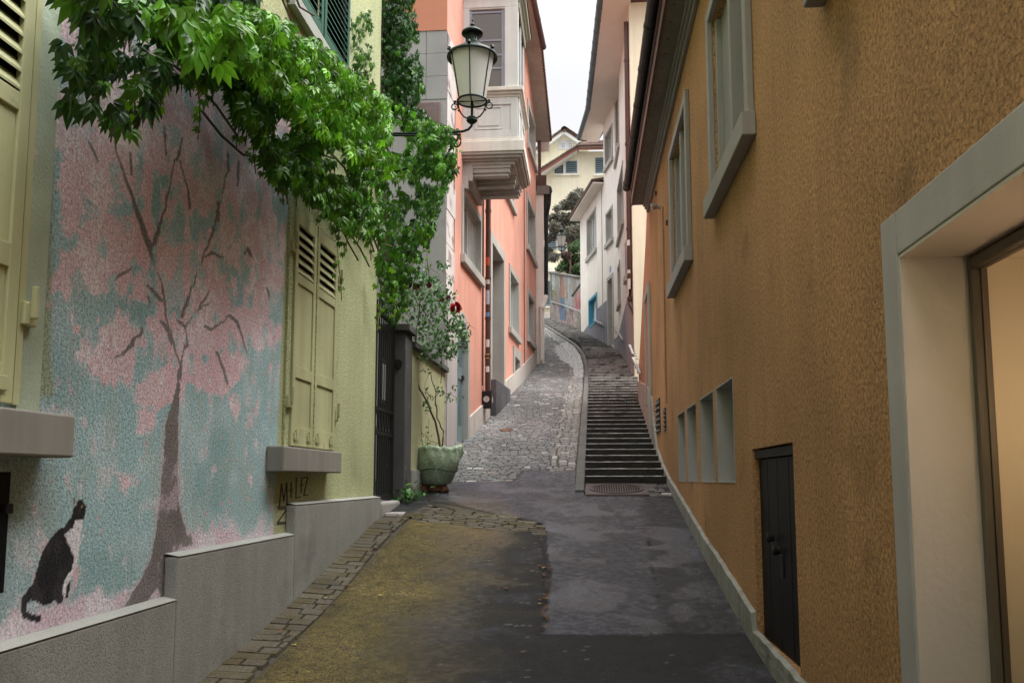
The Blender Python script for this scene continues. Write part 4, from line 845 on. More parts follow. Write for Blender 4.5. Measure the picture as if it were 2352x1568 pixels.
for k in range(n):
    g = lambda i: (1.95 + 1.26 * i / n, -.44 + .022 * math.sin(i * .75) + .012 * math.sin(i * .31)); (ya, da), (yb, db) = g(k), g(k + 1); f.quad(Rp.pt(ya, -1.4, da), Rp.pt(yb, -1.4, db), Rp.pt(yb, .78, db), Rp.pt(ya, .78, da))
f.build('curtain', m_int, do, smooth=True)
f = MB(); c0 = Rp.pt(2.62, -1.05, -.38); f.tube([c0 - up * .3, c0 - up * .1, c0 + up * .1, c0 + up * .16], [.05, .10, .06, .01], 12); f.build('red_vase', m_red, do)
f = MB(); Rp.box(f, 2.5, 2.72, .60, .66, -.40, -.34); f.build('lamp_fitting', m_steel, do)
ld = bpy.data.lights.new('interior_lamp', 'POINT'); ld.energy = 3.0; ld.color = (1, .70, .42); ld.shadow_soft_size = .06; lo = bpy.data.objects.new('interior_lamp', ld); scene.collection.objects.link(lo); lo.location = Rp.pt(2.60, .25, -.36)
# walls, plinth, vents
mb = MB(); Rp.wall(mb, -10, YO, -3, 5.35, holes); Rp.shell(mb, -10, YO, -3, 5.35, 6); mb.build('wall', m_ochre, rh)
def strip(pl, pts, zb, mat, par, name, d=.03, jag=.0):
    f = MB()
    P_ = []
    for (a, z), (a2, z2) in zip(pts, pts[1:]):
        n = max(1, int((a2 - a) / .12)); P_ += [(a + (a2 - a) * i / n, z + (z2 - z) * i / n) for i in range(n)]
    P_.append(pts[-1]); P_ = [(a, z + random.uniform(-jag, jag)) for a, z in P_]
    for (a, z), (b, z2) in zip(P_, P_[1:]):
        f.hexa([pl.pt(a, zb(a) - .3, .001), pl.pt(b, zb(b) - .3, .001), pl.pt(b, zb(b) - .3, d), pl.pt(a, zb(a) - .3, d), pl.pt(a, z, .001), pl.pt(b, z2, .001), pl.pt(b, z2 - .012, d), pl.pt(a, z - .012, d)])
    return f.build(name, mat, par)
strip(Rp, [(-8, -1.4), (4.0, -1.18), (5.17, -1.10), (6.42, -1.05), (6.45, -.93), (7.3, -.80), (9.0, -.56), (11.4, -.16), (12.6, .03), (13.6, .25), (14.6, .54), (15.2, 1.05), (YO, 1.50)], gz, m_plinthR, rh, 'plinth', .035, .008)
for a0, a1, z0, z1, n in ((14.0, 14.72, .76, 1.30, 6), (13.02, 13.3, .72, 1.06, 5)):
    f = MB(); Rp.box(f, a0, a1, z0, z1, .002, .012); o = f.build('wall_vent', m_blk, rh)
    f = MB()
    for k in range(n): z = z0 + (z1 - z0) * k / n; Rp.box(f, a0 + .03, a1 - .03, z + .01, z + .03, .012, .04)
    f.build('vent_slats', m_steel, o)
f = MB(); pa = 12.8; f.tube([Rp.pt(pa, 4.05, .02), Rp.pt(pa, 1.1, .02)], .014, 6); f.build('conduit', m_ochre2, rh)
f = MB(); c0 = Rp.pt(13.3, 4.2, .0); f.tube([c0, c0 + Rp.n * .06], .03, 10); f.tube([c0 + Rp.n * .06 + up * .03, c0 + Rp.n * .14], [.04, .06], 12); f.build('wall_lamp', m_steel, rh)
f = MB()
for a, z in ((13.9, 4.6), (12.2, 3.6)): Rp.box(f, a, a + .06, z, z + .06, .002, .03)
f.build('wall_bracket', m_pipe, rh)
# eaves
EE = 15.65; f = MB(); Rp.box(f, -10, EE, 4.84, 4.90, .0, .05); Rp.box(f, -10, EE, 4.90, 4.95, .0, .08); Rp.box(f, -10, EE, 4.95, 4.99, .0, .11); f.build('crown_moulding', m_soffg2, rh, bevel=.012)
f = MB(); Rp.box(f, -10, EE, 4.99, 5.02, .0, .30); sfo = f.build('eaves_soffit', m_soffg, rh)
f = MB()
for k in range(38):
    a = 2 + k * .36; q = Rp.pt(a, 4.99, .22); f.tube([q, q - up * .003], .011, 6)
f.build('vent_holes', m_black, sfo)
f = MB(); Rp.box(f, -10, EE, 4.97, 5.14, .30, .325); Rp.box(f, -10, EE, 5.14, 5.34, .30, .34); rfo = f.build('fascia', m_pipe, rh)
f = MB(); f.hexa([Rp.pt(-10, 5.36, .36), Rp.pt(EE + .05, 5.36, .36), Rp.pt(EE + .05, 8.6, -4), Rp.pt(-10, 8.6, -4), Rp.pt(-10, 5.42, .38), Rp.pt(EE + .05, 5.42, .38), Rp.pt(EE + .05, 8.7, -4), Rp.pt(-10, 8.7, -4)]); f.build('roof', m_tile, rh)
f = MB(); a = -9.9
while a < EE - .1:
    b = min(a + 1.1, EE); f.tube([Rp.pt(a, 5.32, .40), Rp.pt(b - .02, 5.32, .40)], .066, 12); f.tube([Rp.pt(b - .07, 5.32, .40), Rp.pt(b, 5.32, .40)], .072, 12); a = b
f.build('gutter', m_gutd, rh)
# ---- annex beyond, its orange tone is stronger light put into the render colour
an = thing('ochre_annex', 'narrow ochre annex with battered end wall beyond the ochre house, render coloured as more brightly lit', 'house', (1.25, 18, gz(18)))
P0, P1 = (1.2, YO), (1.256, 20.3)
f = MB(); nn = 10
def ap(i, z):
    t = i / nn; y = YO + (20.3 - YO) * t; k = max(0, (z - 2.5) / 4)
    return (1.2 + .056 * t + .27 * t * k, y, z)
zl = [-.5, 1.2, 2.5, 3.8, 5.05, 6.6]
for i in range(nn):
    for a, b in zip(zl, zl[1:]): f.quad(ap(i, a), ap(i + 1, a), ap(i + 1, b), ap(i, b))
for a, b in zip(zl, zl[1:]): f.quad(ap(nn, a), (6, 20.3, a), (6, 20.3, b), ap(nn, b))
f.quad(ap(0, 6.6), ap(nn, 6.6), (6, 20.3, 6.6), (6, YO, 6.6)); f.build('wall', m_ochre2, an)
AP = Plane((1.2, YO), (1.256, 20.3), -1)
strip(AP, [(0.02, 1.55), (1.2, 1.80), (4.6, 2.25)], lambda a: gz(YO + a), m_mauvep, an, 'plinth', .03, .01)
f = MB(); AP.box(f, .02, .16, .4, 3.55, .002, .05); AP.box(f, 1.15, 1.3, 1.4, 3.55, .002, .05); AP.box(f, .16, 1.15, 3.4, 3.55, .002, .049); o = f.build('door_surround', m_stoneG, an, bevel=.006)
f = MB(); AP.box(f, .16, 1.15, .6, 3.4, .002, .02); f.build('door', m_ochre2, o)
# ================================================================ white house (right, farther)
W1 = Plane((1.37, 24.0), (1.2, 30.5), -1); W2 = Plane((1.2, 30.5), (1.2 - .2 * 6.7, 37.2), -1)
wh = thing('white_house', 'tall white plastered house bending with the alley above the stairs', 'house', (1.3, 28, gz(28)))
holes1, holes2 = [], []
def w2(tl, br, hl=holes2, pl=W2, **k): return win(pl, tl, br, wh, hl, sw=.09, depth=.18, sm=m_stoneG, frame=m_sashw, glass=m_curt, **k)
w2((1348, 505), (1370, 574), mull=2); w2((1392, 491), (1408.6, 550)); w2((1389.5, 313), (1408, 365))
w2((1412.5, 215), (1423, 335), holes1, W1); w2((1418.5, 435), (1433, 510), holes1, W1); w2((1419.6, 615), (1426, 695), holes1, W1); w2((1437, 560), (1441, 640), holes1, W1, mull=0)
dd, dr_ = win(W2, (1395, 640), (1411, 789), wh, holes2, sw=.13, depth=.35, name='doorway', sm=m_stoneG, mull=0, door=True, glass=m_drk)
bd, br_ = win(W2, (1352.5, 690), (1372.5, 738), wh, holes2, sw=.09, depth=.22, name='blue_window', sm=m_blue, mull=0, sill=0, frame=m_blue, glass=m_palewin)
bd['label'] = 'bright blue framed window low in the white wall'
mb = MB(); LW1, LW2 = W1.L, W2.L; sU = W2.px(1387.5, 500)[0]
W1.wall(mb, 0, LW1, .5, 13.65, holes1); W2.wall(mb, 0, sU, 2, 13.65, [h for h in holes2 if h[1] < sU]); W2.wall(mb, sU, LW2, 2, 11.3, [h for h in holes2 if h[1] >= sU])
pA, pB, pC, pD = W1.pt(0, 0), W1.pt(LW1, 0), W2.pt(sU, 0), W2.pt(LW2, 0)
for z, (p, q) in ((13.65, (W1.pt(0, 13.65), W1.pt(LW1, 13.65))),): mb.quad(p, q, (7, 33, z), (7, 24, z))
mb.quad(W1.pt(LW1, 13.65), W2.pt(sU, 13.65), (7, 33.5, 13.65), (7, 33, 13.65)); mb.quad(W2.pt(sU, 11.3), W2.pt(sU, 13.65), (7, 33.5, 13.65), (7, 33.5, 11.3)); mb.quad(W2.pt(sU, 11.3), W2.pt(LW2, 11.3), (7, 38, 11.3), (7, 33.5, 11.3)); mb.quad(W2.pt(LW2, 0), W2.pt(LW2, 11.3), (7, 38.6, 11.3), (7, 38.6, 0))
mb.build('wall', m_white, wh)
f = MB(); f.quad((1.372, 23.98, .5), (7, 23.98, .5), (7, 23.98, 13.65), (1.372, 23.98, 13.65)); f.build('end_wall', m_cream, wh)
def dado(pl, a0, a1, zt, mat, zt2=None):
    f = MB(); zt2 = zt2 or zt; f.hexa([pl.pt(a0, 1, .001), pl.pt(a1, 1, .001), pl.pt(a1, 1, .012), pl.pt(a0, 1, .012), pl.pt(a0, zt, .001), pl.pt(a1, zt2, .001), pl.pt(a1, zt2, .012), pl.pt(a0, zt, .012)]); f.build('painted_dado', mat, wh)
bz = [br_[0] - .09, br_[1] + .09, br_[2] - .09]
dado(W2, dr_[1] + .13, bz[0], 6.65, m_dado); dado(W2, bz[0], bz[1], min(bz[2], 6.6), m_dado); dado(W2, bz[1], LW2, 6.35, m_dado, 6.15); dado(W2, .0, dr_[0] - .13, 5.0, m_dado, 5.0)
dado(W1, 2.6, LW1, 5.4, m_dado, 5.0); dado(W1, 0, 2.6, 5.5, m_mauve, 5.4)
def eave(p_in0, p_in1, over, z, nm_s, mat_s, g_mat, par, zdrop=.0, r=.09):
    f = MB(); a, b = Vector((*p_in0, z)), Vector((*p_in1, z)); t = (b - a).normalized(); n = Vector((-t.y, t.x, 0)); n = n if n.x < 0 else -n
    f.hexa([a - n * .1, b - n * .1, b + n * over, a + n * over, a - n * .1 + up * .05, b - n * .1 + up * .05, b + n * over + up * .05, a + n * over + up * .05]); f.build(nm_s, mat_s, par)
# upper eaves follow the bend
z = 13.33; c1 = (.45, 24.0); c2 = (.12, 31.3); c3 = (-.22, 34.0)
f = MB()
def poly_slab(f, pts, z0, z1):
    n = len(pts); f.add([(x, y, z0) for x, y in pts] + [(x, y, z1) for x, y in pts], [tuple(range(n))[::-1], tuple(range(n, 2 * n))] + [(i, (i + 1) % n, (i + 1) % n + n, i + n) for i in range(n)])
poly_slab(f, [(.60, 23.4), (.26, 31.1), (-.10, 33.9), (.6, 34.3), (1.25, 30.6), (1.42, 23.4)], 13.60, 13.66); f.build('eaves_soffit', m_soffw, wh)
f = MB(); poly_slab(f, [(.58, 23.4), (.24, 31.1), (-.12, 33.95), (.65, 34.3), (1.5, 30.6), (4, 30), (4, 23.4)], 13.67, 13.77); f.hexa([(.60, 23.4, 13.77), (.26, 31.1, 13.77), (4, 32, 13.78), (4, 23.4, 13.78), (.6, 23.4, 13.9), (.2, 31.3, 13.9), (4, 31.3, 16), (4, 23.4, 16)]); rf = f.build('roof', m_tile, wh)
f = MB(); f.tube([(.56, 23.4, 13.66), (.22, 31.1, 13.66), (-.14, 33.95, 13.66)], .10, 10)
for k in range(12):
    t = k / 11; f.tube([(.56 - .34 * t, 23.4 + 7.6 * t, 13.66), (.558 - .34 * t, 23.46 + 7.6 * t, 13.66)], .108, 10)
f.build('gutter', m_gutb, rf)
f = MB(); poly_slab(f, [(W2.pt(sU, 0, .42).x, W2.pt(sU, 0, .42).y), (W2.pt(LW2 + .15, 0, .42).x, W2.pt(LW2 + .15, 0, .42).y), (W2.pt(LW2 + .15, 0, -.1).x, W2.pt(LW2 + .15, 0, -.1).y), (W2.pt(sU, 0, -.1).x, W2.pt(sU, 0, -.1).y)], 11.25, 11.31); f.build('wing_soffit', m_soffw, wh)
f = MB(); f.hexa([W2.pt(sU, 11.32, .46), W2.pt(LW2 + .2, 11.32, .46), W2.pt(LW2 + .2, 11.7, -1.5), W2.pt(sU, 11.7, -1.5), W2.pt(sU, 11.42, .48), W2.pt(LW2 + .2, 11.42, .48), W2.pt(LW2 + .2, 11.8, -1.5), W2.pt(sU, 11.8, -1.5)]); f.build('wing_roof', m_tile, wh)
f = MB(); pz = gz(24.3) + 1.5; f.tube([(1.30, 24.25, 13.2), (1.30, 24.25, 5.5), (1.30, 24.25, 4.9), (1.42, 24.05, 4.55)], .075, 10)
for z in (12, 9.5, 7, 5.6, 5.0): f.tube([(1.30, 24.25, z), (1.30, 24.25, z + .08)], .09, 10)
dpw = f.build('downpipe', m_pipe, wh)
for z, h in ((6.55, .16), (5.75, .10), (5.3, .3)):
    f = MB(); cc = Vector((1.30, 24.25, z)); ring = [Vector((math.cos(t), math.sin(t), 0)) * .0785 for t in np.linspace(-2.9, -1.5, 6)]
    for i in range(5): f.quad(cc + ring[i], cc + ring[i + 1], cc + ring[i + 1] + up * h, cc + ring[i] + up * h)
    f.build('sticker', m_whitep, dpw)
f = MB(); f.tube([W2.pt(W2.px(1384, 600)[0], z, .01) for z in (5, 8, 11.2)], .02, 5); f.build('wall_joint', m_stoneG, wh)
f = MB(); a, z = W2.px(1402.5, 624); W2.box(f, a - .10, a + .10, z, z + .2, .002, .02); f.build('number_plate', m_npl, wh)
# handrails
def rail(pts, lab, flat=.03):
    pts = [Vector(p) for p in pts]; t = thing('handrail', lab, 'handrail', tuple(pts[0]), 'handrail pieces along the stairs'); f = MB()
    for a, b in zip(pts, pts[1:]):
        f.hexa([a + Vector((-flat, 0, 0)), b + Vector((-flat, 0, 0)), b + Vector((flat, 0, 0)), a + Vector((flat, 0, 0)), a + Vector((-flat, 0, .03)), b + Vector((-flat, 0, .03)), b + Vector((flat, 0, .03)), a + Vector((flat, 0, .03))])
    f.build('rail', m_steel, t)
    tot = len(pts) - 1
    for k in range(4 if len(pts) > 2 or (pts[-1] - pts[0]).length > 1.5 else 2):
        u_ = .08 + .84 * k / (3 if (pts[-1] - pts[0]).length > 1.5 or len(pts) > 2 else 1); i = min(int(u_ * tot), tot - 1); q = pts[i].lerp(pts[i + 1], u_ * tot - i); f = MB(); f.tube([q, q - up * .12, q - up * .14 + Vector((.14, 0, 0))], .010, 6); f.build('bracket', m_iron, t)
def on(pl, x, y, d=.1): a, z = pl.px(x, y); return pl.pt(a, z, d)
rail([on(W2, 1369, 735), on(W2, 1390, 744)], 'short steel handrail beside the blue window')
rail([on(W1, 1408 + 5, 735 + 8), on(W1, 1437, 780)], 'sloping steel handrail on the white wall right of its doorway')
rail([A(1446, 793, 24), A(1454, 814, 22.3)], 'short handrail piece at the foot of the brown downpipe')
rail([A(1454, 822, 21.5), A(1470, 859, 18.8)], 'nearest steel handrail fixed to the annex wall')
# ================================================================ dark eaved house (left, beyond)
EH = Plane((-1.36, 27.85), (-1.62, 33.0), +1)
eh = thing('narrow_white_house', 'narrow white walled house with dark overhanging eaves beyond the salmon house', 'house', (-1.5, 28, gz(28)))
f = MB(); poly_slab(f, [(-1.29, 27.85), (-1.66, 33), (-4.4, 42), (-9, 42), (-9, 27.85)], 1.5, 9.5); f.build('wall', m_white, eh)
f = MB(); poly_slab(f, [(-1.14, 27.8), (-1.52, 33), (-4.1, 42), (-9, 42), (-9, 27.8)], 9.5, 9.62); poly_slab(f, [(-1.2, 27.9), (-1.58, 33), (-4.2, 42), (-9, 42), (-9, 27.9)], 9.62, 10); f.build('roof', m_tile, eh)
f = MB(); f.tube([(-1.12, 27.8, 9.5), (-1.50, 33, 9.5)], .10, 10)
for k in range(6): f.tube([(-1.12 - .073 * k, 28 + k * .9, 9.5), (-1.124 - .073 * k, 28.1 + k * .9, 9.5)], .11, 10)
f.tube([(-1.10, 27.9, 9.4), (-1.12, 27.9, 9.0), (-1.21, 27.95, 8.6), (-1.23, 27.95, 5.9)], .065, 8); f.build('gutter', m_gutd, eh)
f = MB(); f.tube([(-1.23, 27.95, 5.95), (-1.30, 27.85, 5.65), (-1.38, 27.76, 5.5)], .08, 8); f.tube([(-1.38, 27.76, 5.6), (-1.38, 27.76, gz(27.8) + .1)], .05, 8); f.build('white_downpipe', m_white, eh)
f = MB(); f.tube([(-1.43, 27.95, 11.2), (-1.43, 27.95, 9.6)], .055, 8); f.build('brown_downpipe', m_pipe, eh)
f = MB(); f.box(-1.52, -1.1, 27.78, 27.84, 9.32, 9.6); EH.box(f, .6, 1.6, 6.2, 8.2, .002, .05); f.build('eaves_board', m_soffg, eh)
# ================================================================ graffiti walls and planting
gA = Plane((-.12, 37.9), (-.52, 39.5), -1); gB = Plane((-.36, 39.2), (-1.72, 43.6), -1)
def gwall(pl, name, lab, zt0, zt1, seed, cols, th=.3):
    t = thing(name, lab, 'wall', tuple(pl.pt(0, gz((pl.pt(0, 0)).y)))); nx, nz = 70, 60; P_ = []; cc = []
    Lp = pl.L; U, V = np.meshgrid(np.linspace(0, Lp, nx), np.linspace(0, 1, nz)); U = U.ravel(); V = V.ravel(); zt = zt0 + (zt1 - zt0) * U / Lp; zb = np.interp(pl.p.y + pl.t.y * U, _zx, _zz) - .3; Z = zb + (zt - zb) * V
    P_ = np.array([list(pl.pt(a, z, 0)) for a, z in zip(U, Z)]); c_ = np.tile(np.array([.24, .225, .20]), (len(P_), 1))
    n_a = vnoise(U * 1.0, Z * .35, 2.6, seed, 3); n_b = vnoise(U, Z * .3, 9, seed + 5, 3)
    for (u0, u1, v0, v1, col, th_) in cols:
        m = ((U / Lp > u0) & (U / Lp < u1) & (V > v0) & (V < v1)); e = sstep(n_a * .6 + n_b * .6, th_, th_ + .06); c_ = lerp(c_, col, m * e * .9)
    c_ = lerp(c_, (.09, .08, .07), sstep(n_b, .52, .66) * np.where(V < .45, .8, .45)); grid('rendered_face', P_, nx, nz, c_, m_paint, t)
    f = MB(); f.hexa([pl.pt(0, 5, -.01), pl.pt(Lp, 5, -.01), pl.pt(Lp, 5, -th), pl.pt(0, 5, -th), pl.pt(0, zt0, -.01), pl.pt(Lp, zt1, -.01), pl.pt(Lp, zt1, -th), pl.pt(0, zt0, -th)]); f.build('wall_body', m_grey, t)
    f = MB(); f.hexa([pl.pt(-.05, zt0, .05), pl.pt(Lp + .05, zt1, .05), pl.pt(Lp + .05, zt1, -th - .05), pl.pt(-.05, zt0, -th - .05), pl.pt(-.05, zt0 + .08, .05), pl.pt(Lp + .05, zt1 + .08, .05), pl.pt(Lp + .05, zt1 + .08, -th - .05), pl.pt(-.05, zt0 + .08, -th - .05)]); f.build('coping', m_coping, t)
gwall(gA, 'graffiti_wall', 'nearer graffiti wall with red and white paint beside the white house', 8.55, 8.35, 50, [(0, 1, .5, 1, (.36, .32, .33), .52), (0, 1, .55, .95, (.40, .10, .11), .6), (0, 1, .1, .5, (.45, .40, .38), .55)])
gwall(gB, 'graffiti_wall', 'taller graffiti wall with blue, red and white paint at the alley bend', 9.15, 10.45, 60, [(.0, 1, .0, .45, (.35, .25, .25), .5), (.75, 1, .45, 1, (.10, .10, .06), .50), (.72, .9, .6, .9, (.40, .38, .08), .62), (.45, .7, .4, 1, (.24, .12, .09), .53), (.35, .62, .2, .6, (.08, .15, .24), .48), (.12, .42, .4, 1, (.30, .34, .34), .50), (.3, .5, .6, .95, (.35, .20, .12), .62), (.6, .9, .7, 1, (.45, .52, .50), .55)])
rail([A(1335, 716, 37.7), A(1312, 708, 38.9), A(1290, 700, 41.4), A(1266, 693, 43.2)], 'long steel handrail along the graffiti walls')
# ================================================================ far houses
fh = thing('cream_house', 'cream house with slate green shutters and red bargeboard at the top of the alley', 'house', (0, 51, gz(51)))
YF = 51.0
def fp(x, y, Y=YF): return A(x, y, Y)
f = MB(); pts = [(1205, 760), (1440, 760), (1440, 348), (1325, 348), (1205, 420)]; q = [fp(*p) for p in pts]; bk_ = [p + Vector((0, 7, 0)) for p in q]; n = len(q)
f.add(q + bk_, [tuple(range(n)), tuple(range(n, 2 * n))] + [(i, (i + 1) % n, (i + 1) % n + n, i + n) for i in range(n)]); f.build('wall', m_cream, fh)
def fbox(mb, x0, x1, y0, y1, Y0, Y1):
    a, b = fp(x0, y1, YF), fp(x1, y0, YF); mb.box(a.x, b.x, Y0, Y1, a.z, b.z)
f = MB(); a, b = fp(1322, 346), fp(1440, 346); f.box(a.x, b.x, YF - .7, YF, a.z, a.z + .06); f.build('eaves_soffit', m_soffw, fh)
def slab2(p, q_, y0, y1, h):  # sloping board between two points
    m_ = MB(); m_.hexa([(p.x, y0, p.z), (q_.x, y0, q_.z), (q_.x, y1, q_.z), (p.x, y1, p.z), (p.x, y0, p.z + h), (q_.x, y0, q_.z + h), (q_.x, y1, q_.z + h), (p.x, y1, p.z + h)]); return m_
slab2(fp(1200, 428, YF - .7), fp(1326, 347, YF - .7), YF - .7, YF + .0, .10).build('verge_soffit', m_soffw, fh)
slab2(fp(1200, 423, YF - .75), fp(1327, 344, YF - .75), YF - .75, YF - .70, .26).build('bargeboard', m_redb, fh)
f = MB(); a, b = fp(1327, 344, YF - .75), fp(1440, 344, YF - .75); f.box(a.x, b.x, YF - .75, YF - .70, a.z, a.z + .12); f.build('fascia', m_redb, fh)
f = MB(); f.tube([(a.x - .0, YF - .85, a.z + .22), (b.x, YF - .85, a.z + .22)], .10, 8); f.build('gutter', m_pipe, fh)
f = MB(); z0 = a.z + .26; nrow = 7; xk = a.x
for r_ in range(nrow):
    ya, za = YF - .85 + r_ * .38, z0 + r_ * .17
    x = xk + r_ * .30
    while x < 9:
        f.hexa([(x, ya, za - .03), (x + .22, ya, za - .03), (x + .22, ya + .42, za + .14), (x, ya + .42, za + .14), (x + .02, ya, za + .05), (x + .20, ya, za + .05), (x + .20, ya + .42, za + .22), (x + .02, ya + .42, za + .22)]); x += .235
for k in range(34):
    t = k / 34; p = fp(1200, 423, YF - .75).lerp(fp(1327, 344, YF - .75), t); f.box(p.x, p.x + .16, YF - .82, YF + .3, p.z + .24, p.z + .33 + random.uniform(0, .03))
ridge = [(a.x + .1, YF - .8, z0 + .05), (a.x + 2.2, YF + 2.0, z0 + 1.3)]; f.tube(ridge, .13, 8); f.build('roof', m_tile, fh)
def shut(x0, x1, y0, y1, par=fh, tri=False, nm='shuttered_window', mat=m_bshut):
    a, b = fp(x0, y1), fp(x1, y0); f = MB(); f.box(a.x, b.x, YF - .03, YF - .005, a.z, b.z)
    if tri: f = MB(); f.add([(a.x, YF - .03, a.z), (b.x, YF - .03, a.z), (b.x, YF - .03, b.z), (a.x, YF - .03, a.z + .25)], [(0, 1, 2, 3)])
    o = f.build(nm, m_gsd, par); f = MB(); z = a.z + .05
    while z < b.z - .06:
        xa = a.x + .06 if not tri else a.x + .06 + max(0, (z - a.z - .2) / (b.z - a.z)) * (b.x - a.x) * .98
        if b.x - xa > .1: f.box(xa, b.x - .06, YF - .06, YF - .03, z, z + .06)
        z += .125
    if not tri: f.box(a.x, a.x + .06, YF - .07, YF - .03, a.z, b.z); f.box(b.x - .06, b.x, YF - .07, YF - .03, a.z, b.z); f.box(a.x + .06, b.x - .06, YF - .07, YF - .03, a.z, a.z + .05); f.box(a.x + .06, b.x - .06, YF - .07, YF - .03, b.z - .06, b.z)
    f.build('louvres', mat, o); return o
def fsill(x0, x1, y0, y1, d=.12): f = MB(); a, b = fp(x0, y1), fp(x1, y0); f.box(a.x, b.x, YF - d, YF - .004, a.z, b.z); f.build('window_sill', m_cream2, fh)
shut(1274.5, 1293.5, 377, 398.5, tri=True); shut(1299.6, 1325.5, 370.5, 398.5); fsill(1272, 1331, 399, 405)
shut(1367.6, 1392, 362.5, 398.5); fsill(1363, 1396, 399, 405)
f = MB(); a, b = fp(1294, 399), fp(1299, 374); f.box(a.x, b.x, YF - .05, YF - .004, a.z, b.z); a, b = fp(1326, 398), fp(1331, 366); f.box(a.x, b.x, YF - .05, YF - .004, a.z, b.z); f.build('window_post', m_cream2, fh)
shut(1314, 1350, 443, 475); shut(1314, 1350, 486, 520)
for x0, x1, y0, y1 in ((1256, 1278, 545, 582), (1283, 1300, 545, 582)):
    shut(x0, x1, y0, y1 - 8, nm='louvred_window')
fsill(1240, 1300, 583, 587); fsill(1205, 1330, 614, 627, .25)
# garage like shutter and base
shut(1240, 1290, 645, 703, nm='wide_slatted_shutter'); fsill(1225, 1295, 704, 708, .2)
f = MB(); a, b = fp(1205, 760), fp(1330, 720); f.box(a.x, b.x, YF - .12, YF - .004, a.z, b.z); f.build('base_course', m_paleplinth, fh)
gh = thing('gabled_house', 'pale gabled house with a small double window rising behind the cream house', 'house', (0, 64, gz(64)))
YG = 64.0; f = MB(); pts = [(1180, 470), (1440, 470), (1440, 440), (1341, 331), (1295, 303), (1225, 350), (1180, 380)]; q = [fp(*p, YG) for p in pts]; bk_ = [p + Vector((0, 8, 0)) for p in q]; n = len(q)
f.add(q + bk_, [tuple(range(n)), tuple(range(n, 2 * n))] + [(i, (i + 1) % n, (i + 1) % n + n, i + n) for i in range(n)]); f.build('wall', m_cream, gh)
for p0, p1 in (((1295, 300), (1215, 358)), ((1295, 300), (1350, 336))):
    a, b = fp(*p0, YG - .5), fp(*p1, YG - .5); slab2(a, b, YG - .6, YG + .0, -.28).build('bargeboard', m_whitep, gh)
    m_ = slab2(a, b, YG - .65, YG + 6, .16)
    for k in range(22):
        p = a.lerp(b, k / 22); m_.box(min(p.x, p.x + .1), p.x + .16, YG - .7, YG - .2, p.z + .1, p.z + .24 + random.uniform(0, .04))
    m_.build('roof', m_tile, gh)
f = MB(); a = fp(1295, 300, YG - .6); f.tube([(a.x, YG - .7, a.z + .1), (a.x, YG + 2, a.z + .1)], .22, 8); f.build('ridge_tile', m_tile, gh)
a, b = fp(1283.5, 344, YG), fp(1318.5, 322, YG); f = MB(); f.box(a.x - .02, b.x, YG - .06, YG - .004, a.z, b.z); wo = f.build('window_surround', m_lilac, gh)
for x0, x1 in ((1289, 1298.5), (1306, 1314.5)):
    a, b = fp(x0 - .5, 342, YG), fp(x1, 328, YG); f = MB(); f.box(a.x, b.x, YG - .07, YG - .058, a.z, b.z); w_ = f.build('window', m_glasl, gh); f = MB(); m = (a.x + b.x) / 2
    for c_ in (a.x, m - .025, b.x - .05): f.box(c_, c_ + .05, YG - .10, YG - .07, a.z, b.z)
    for c_ in (a.z, (a.z + b.z) / 2, b.z - .05): f.box(a.x + .05, b.x - .05, YG - .095, YG - .07, c_, c_ + .04)
    f.build('glazing_bars', m_whitep, w_)
f = MB(); a, b = fp(1200, 408, YG - .5), fp(1290, 404, YG - .5); f.box(a.x, b.x, YG - .6, YG - .01, a.z, b.z); f.build('eaves_board', m_soff, gh)
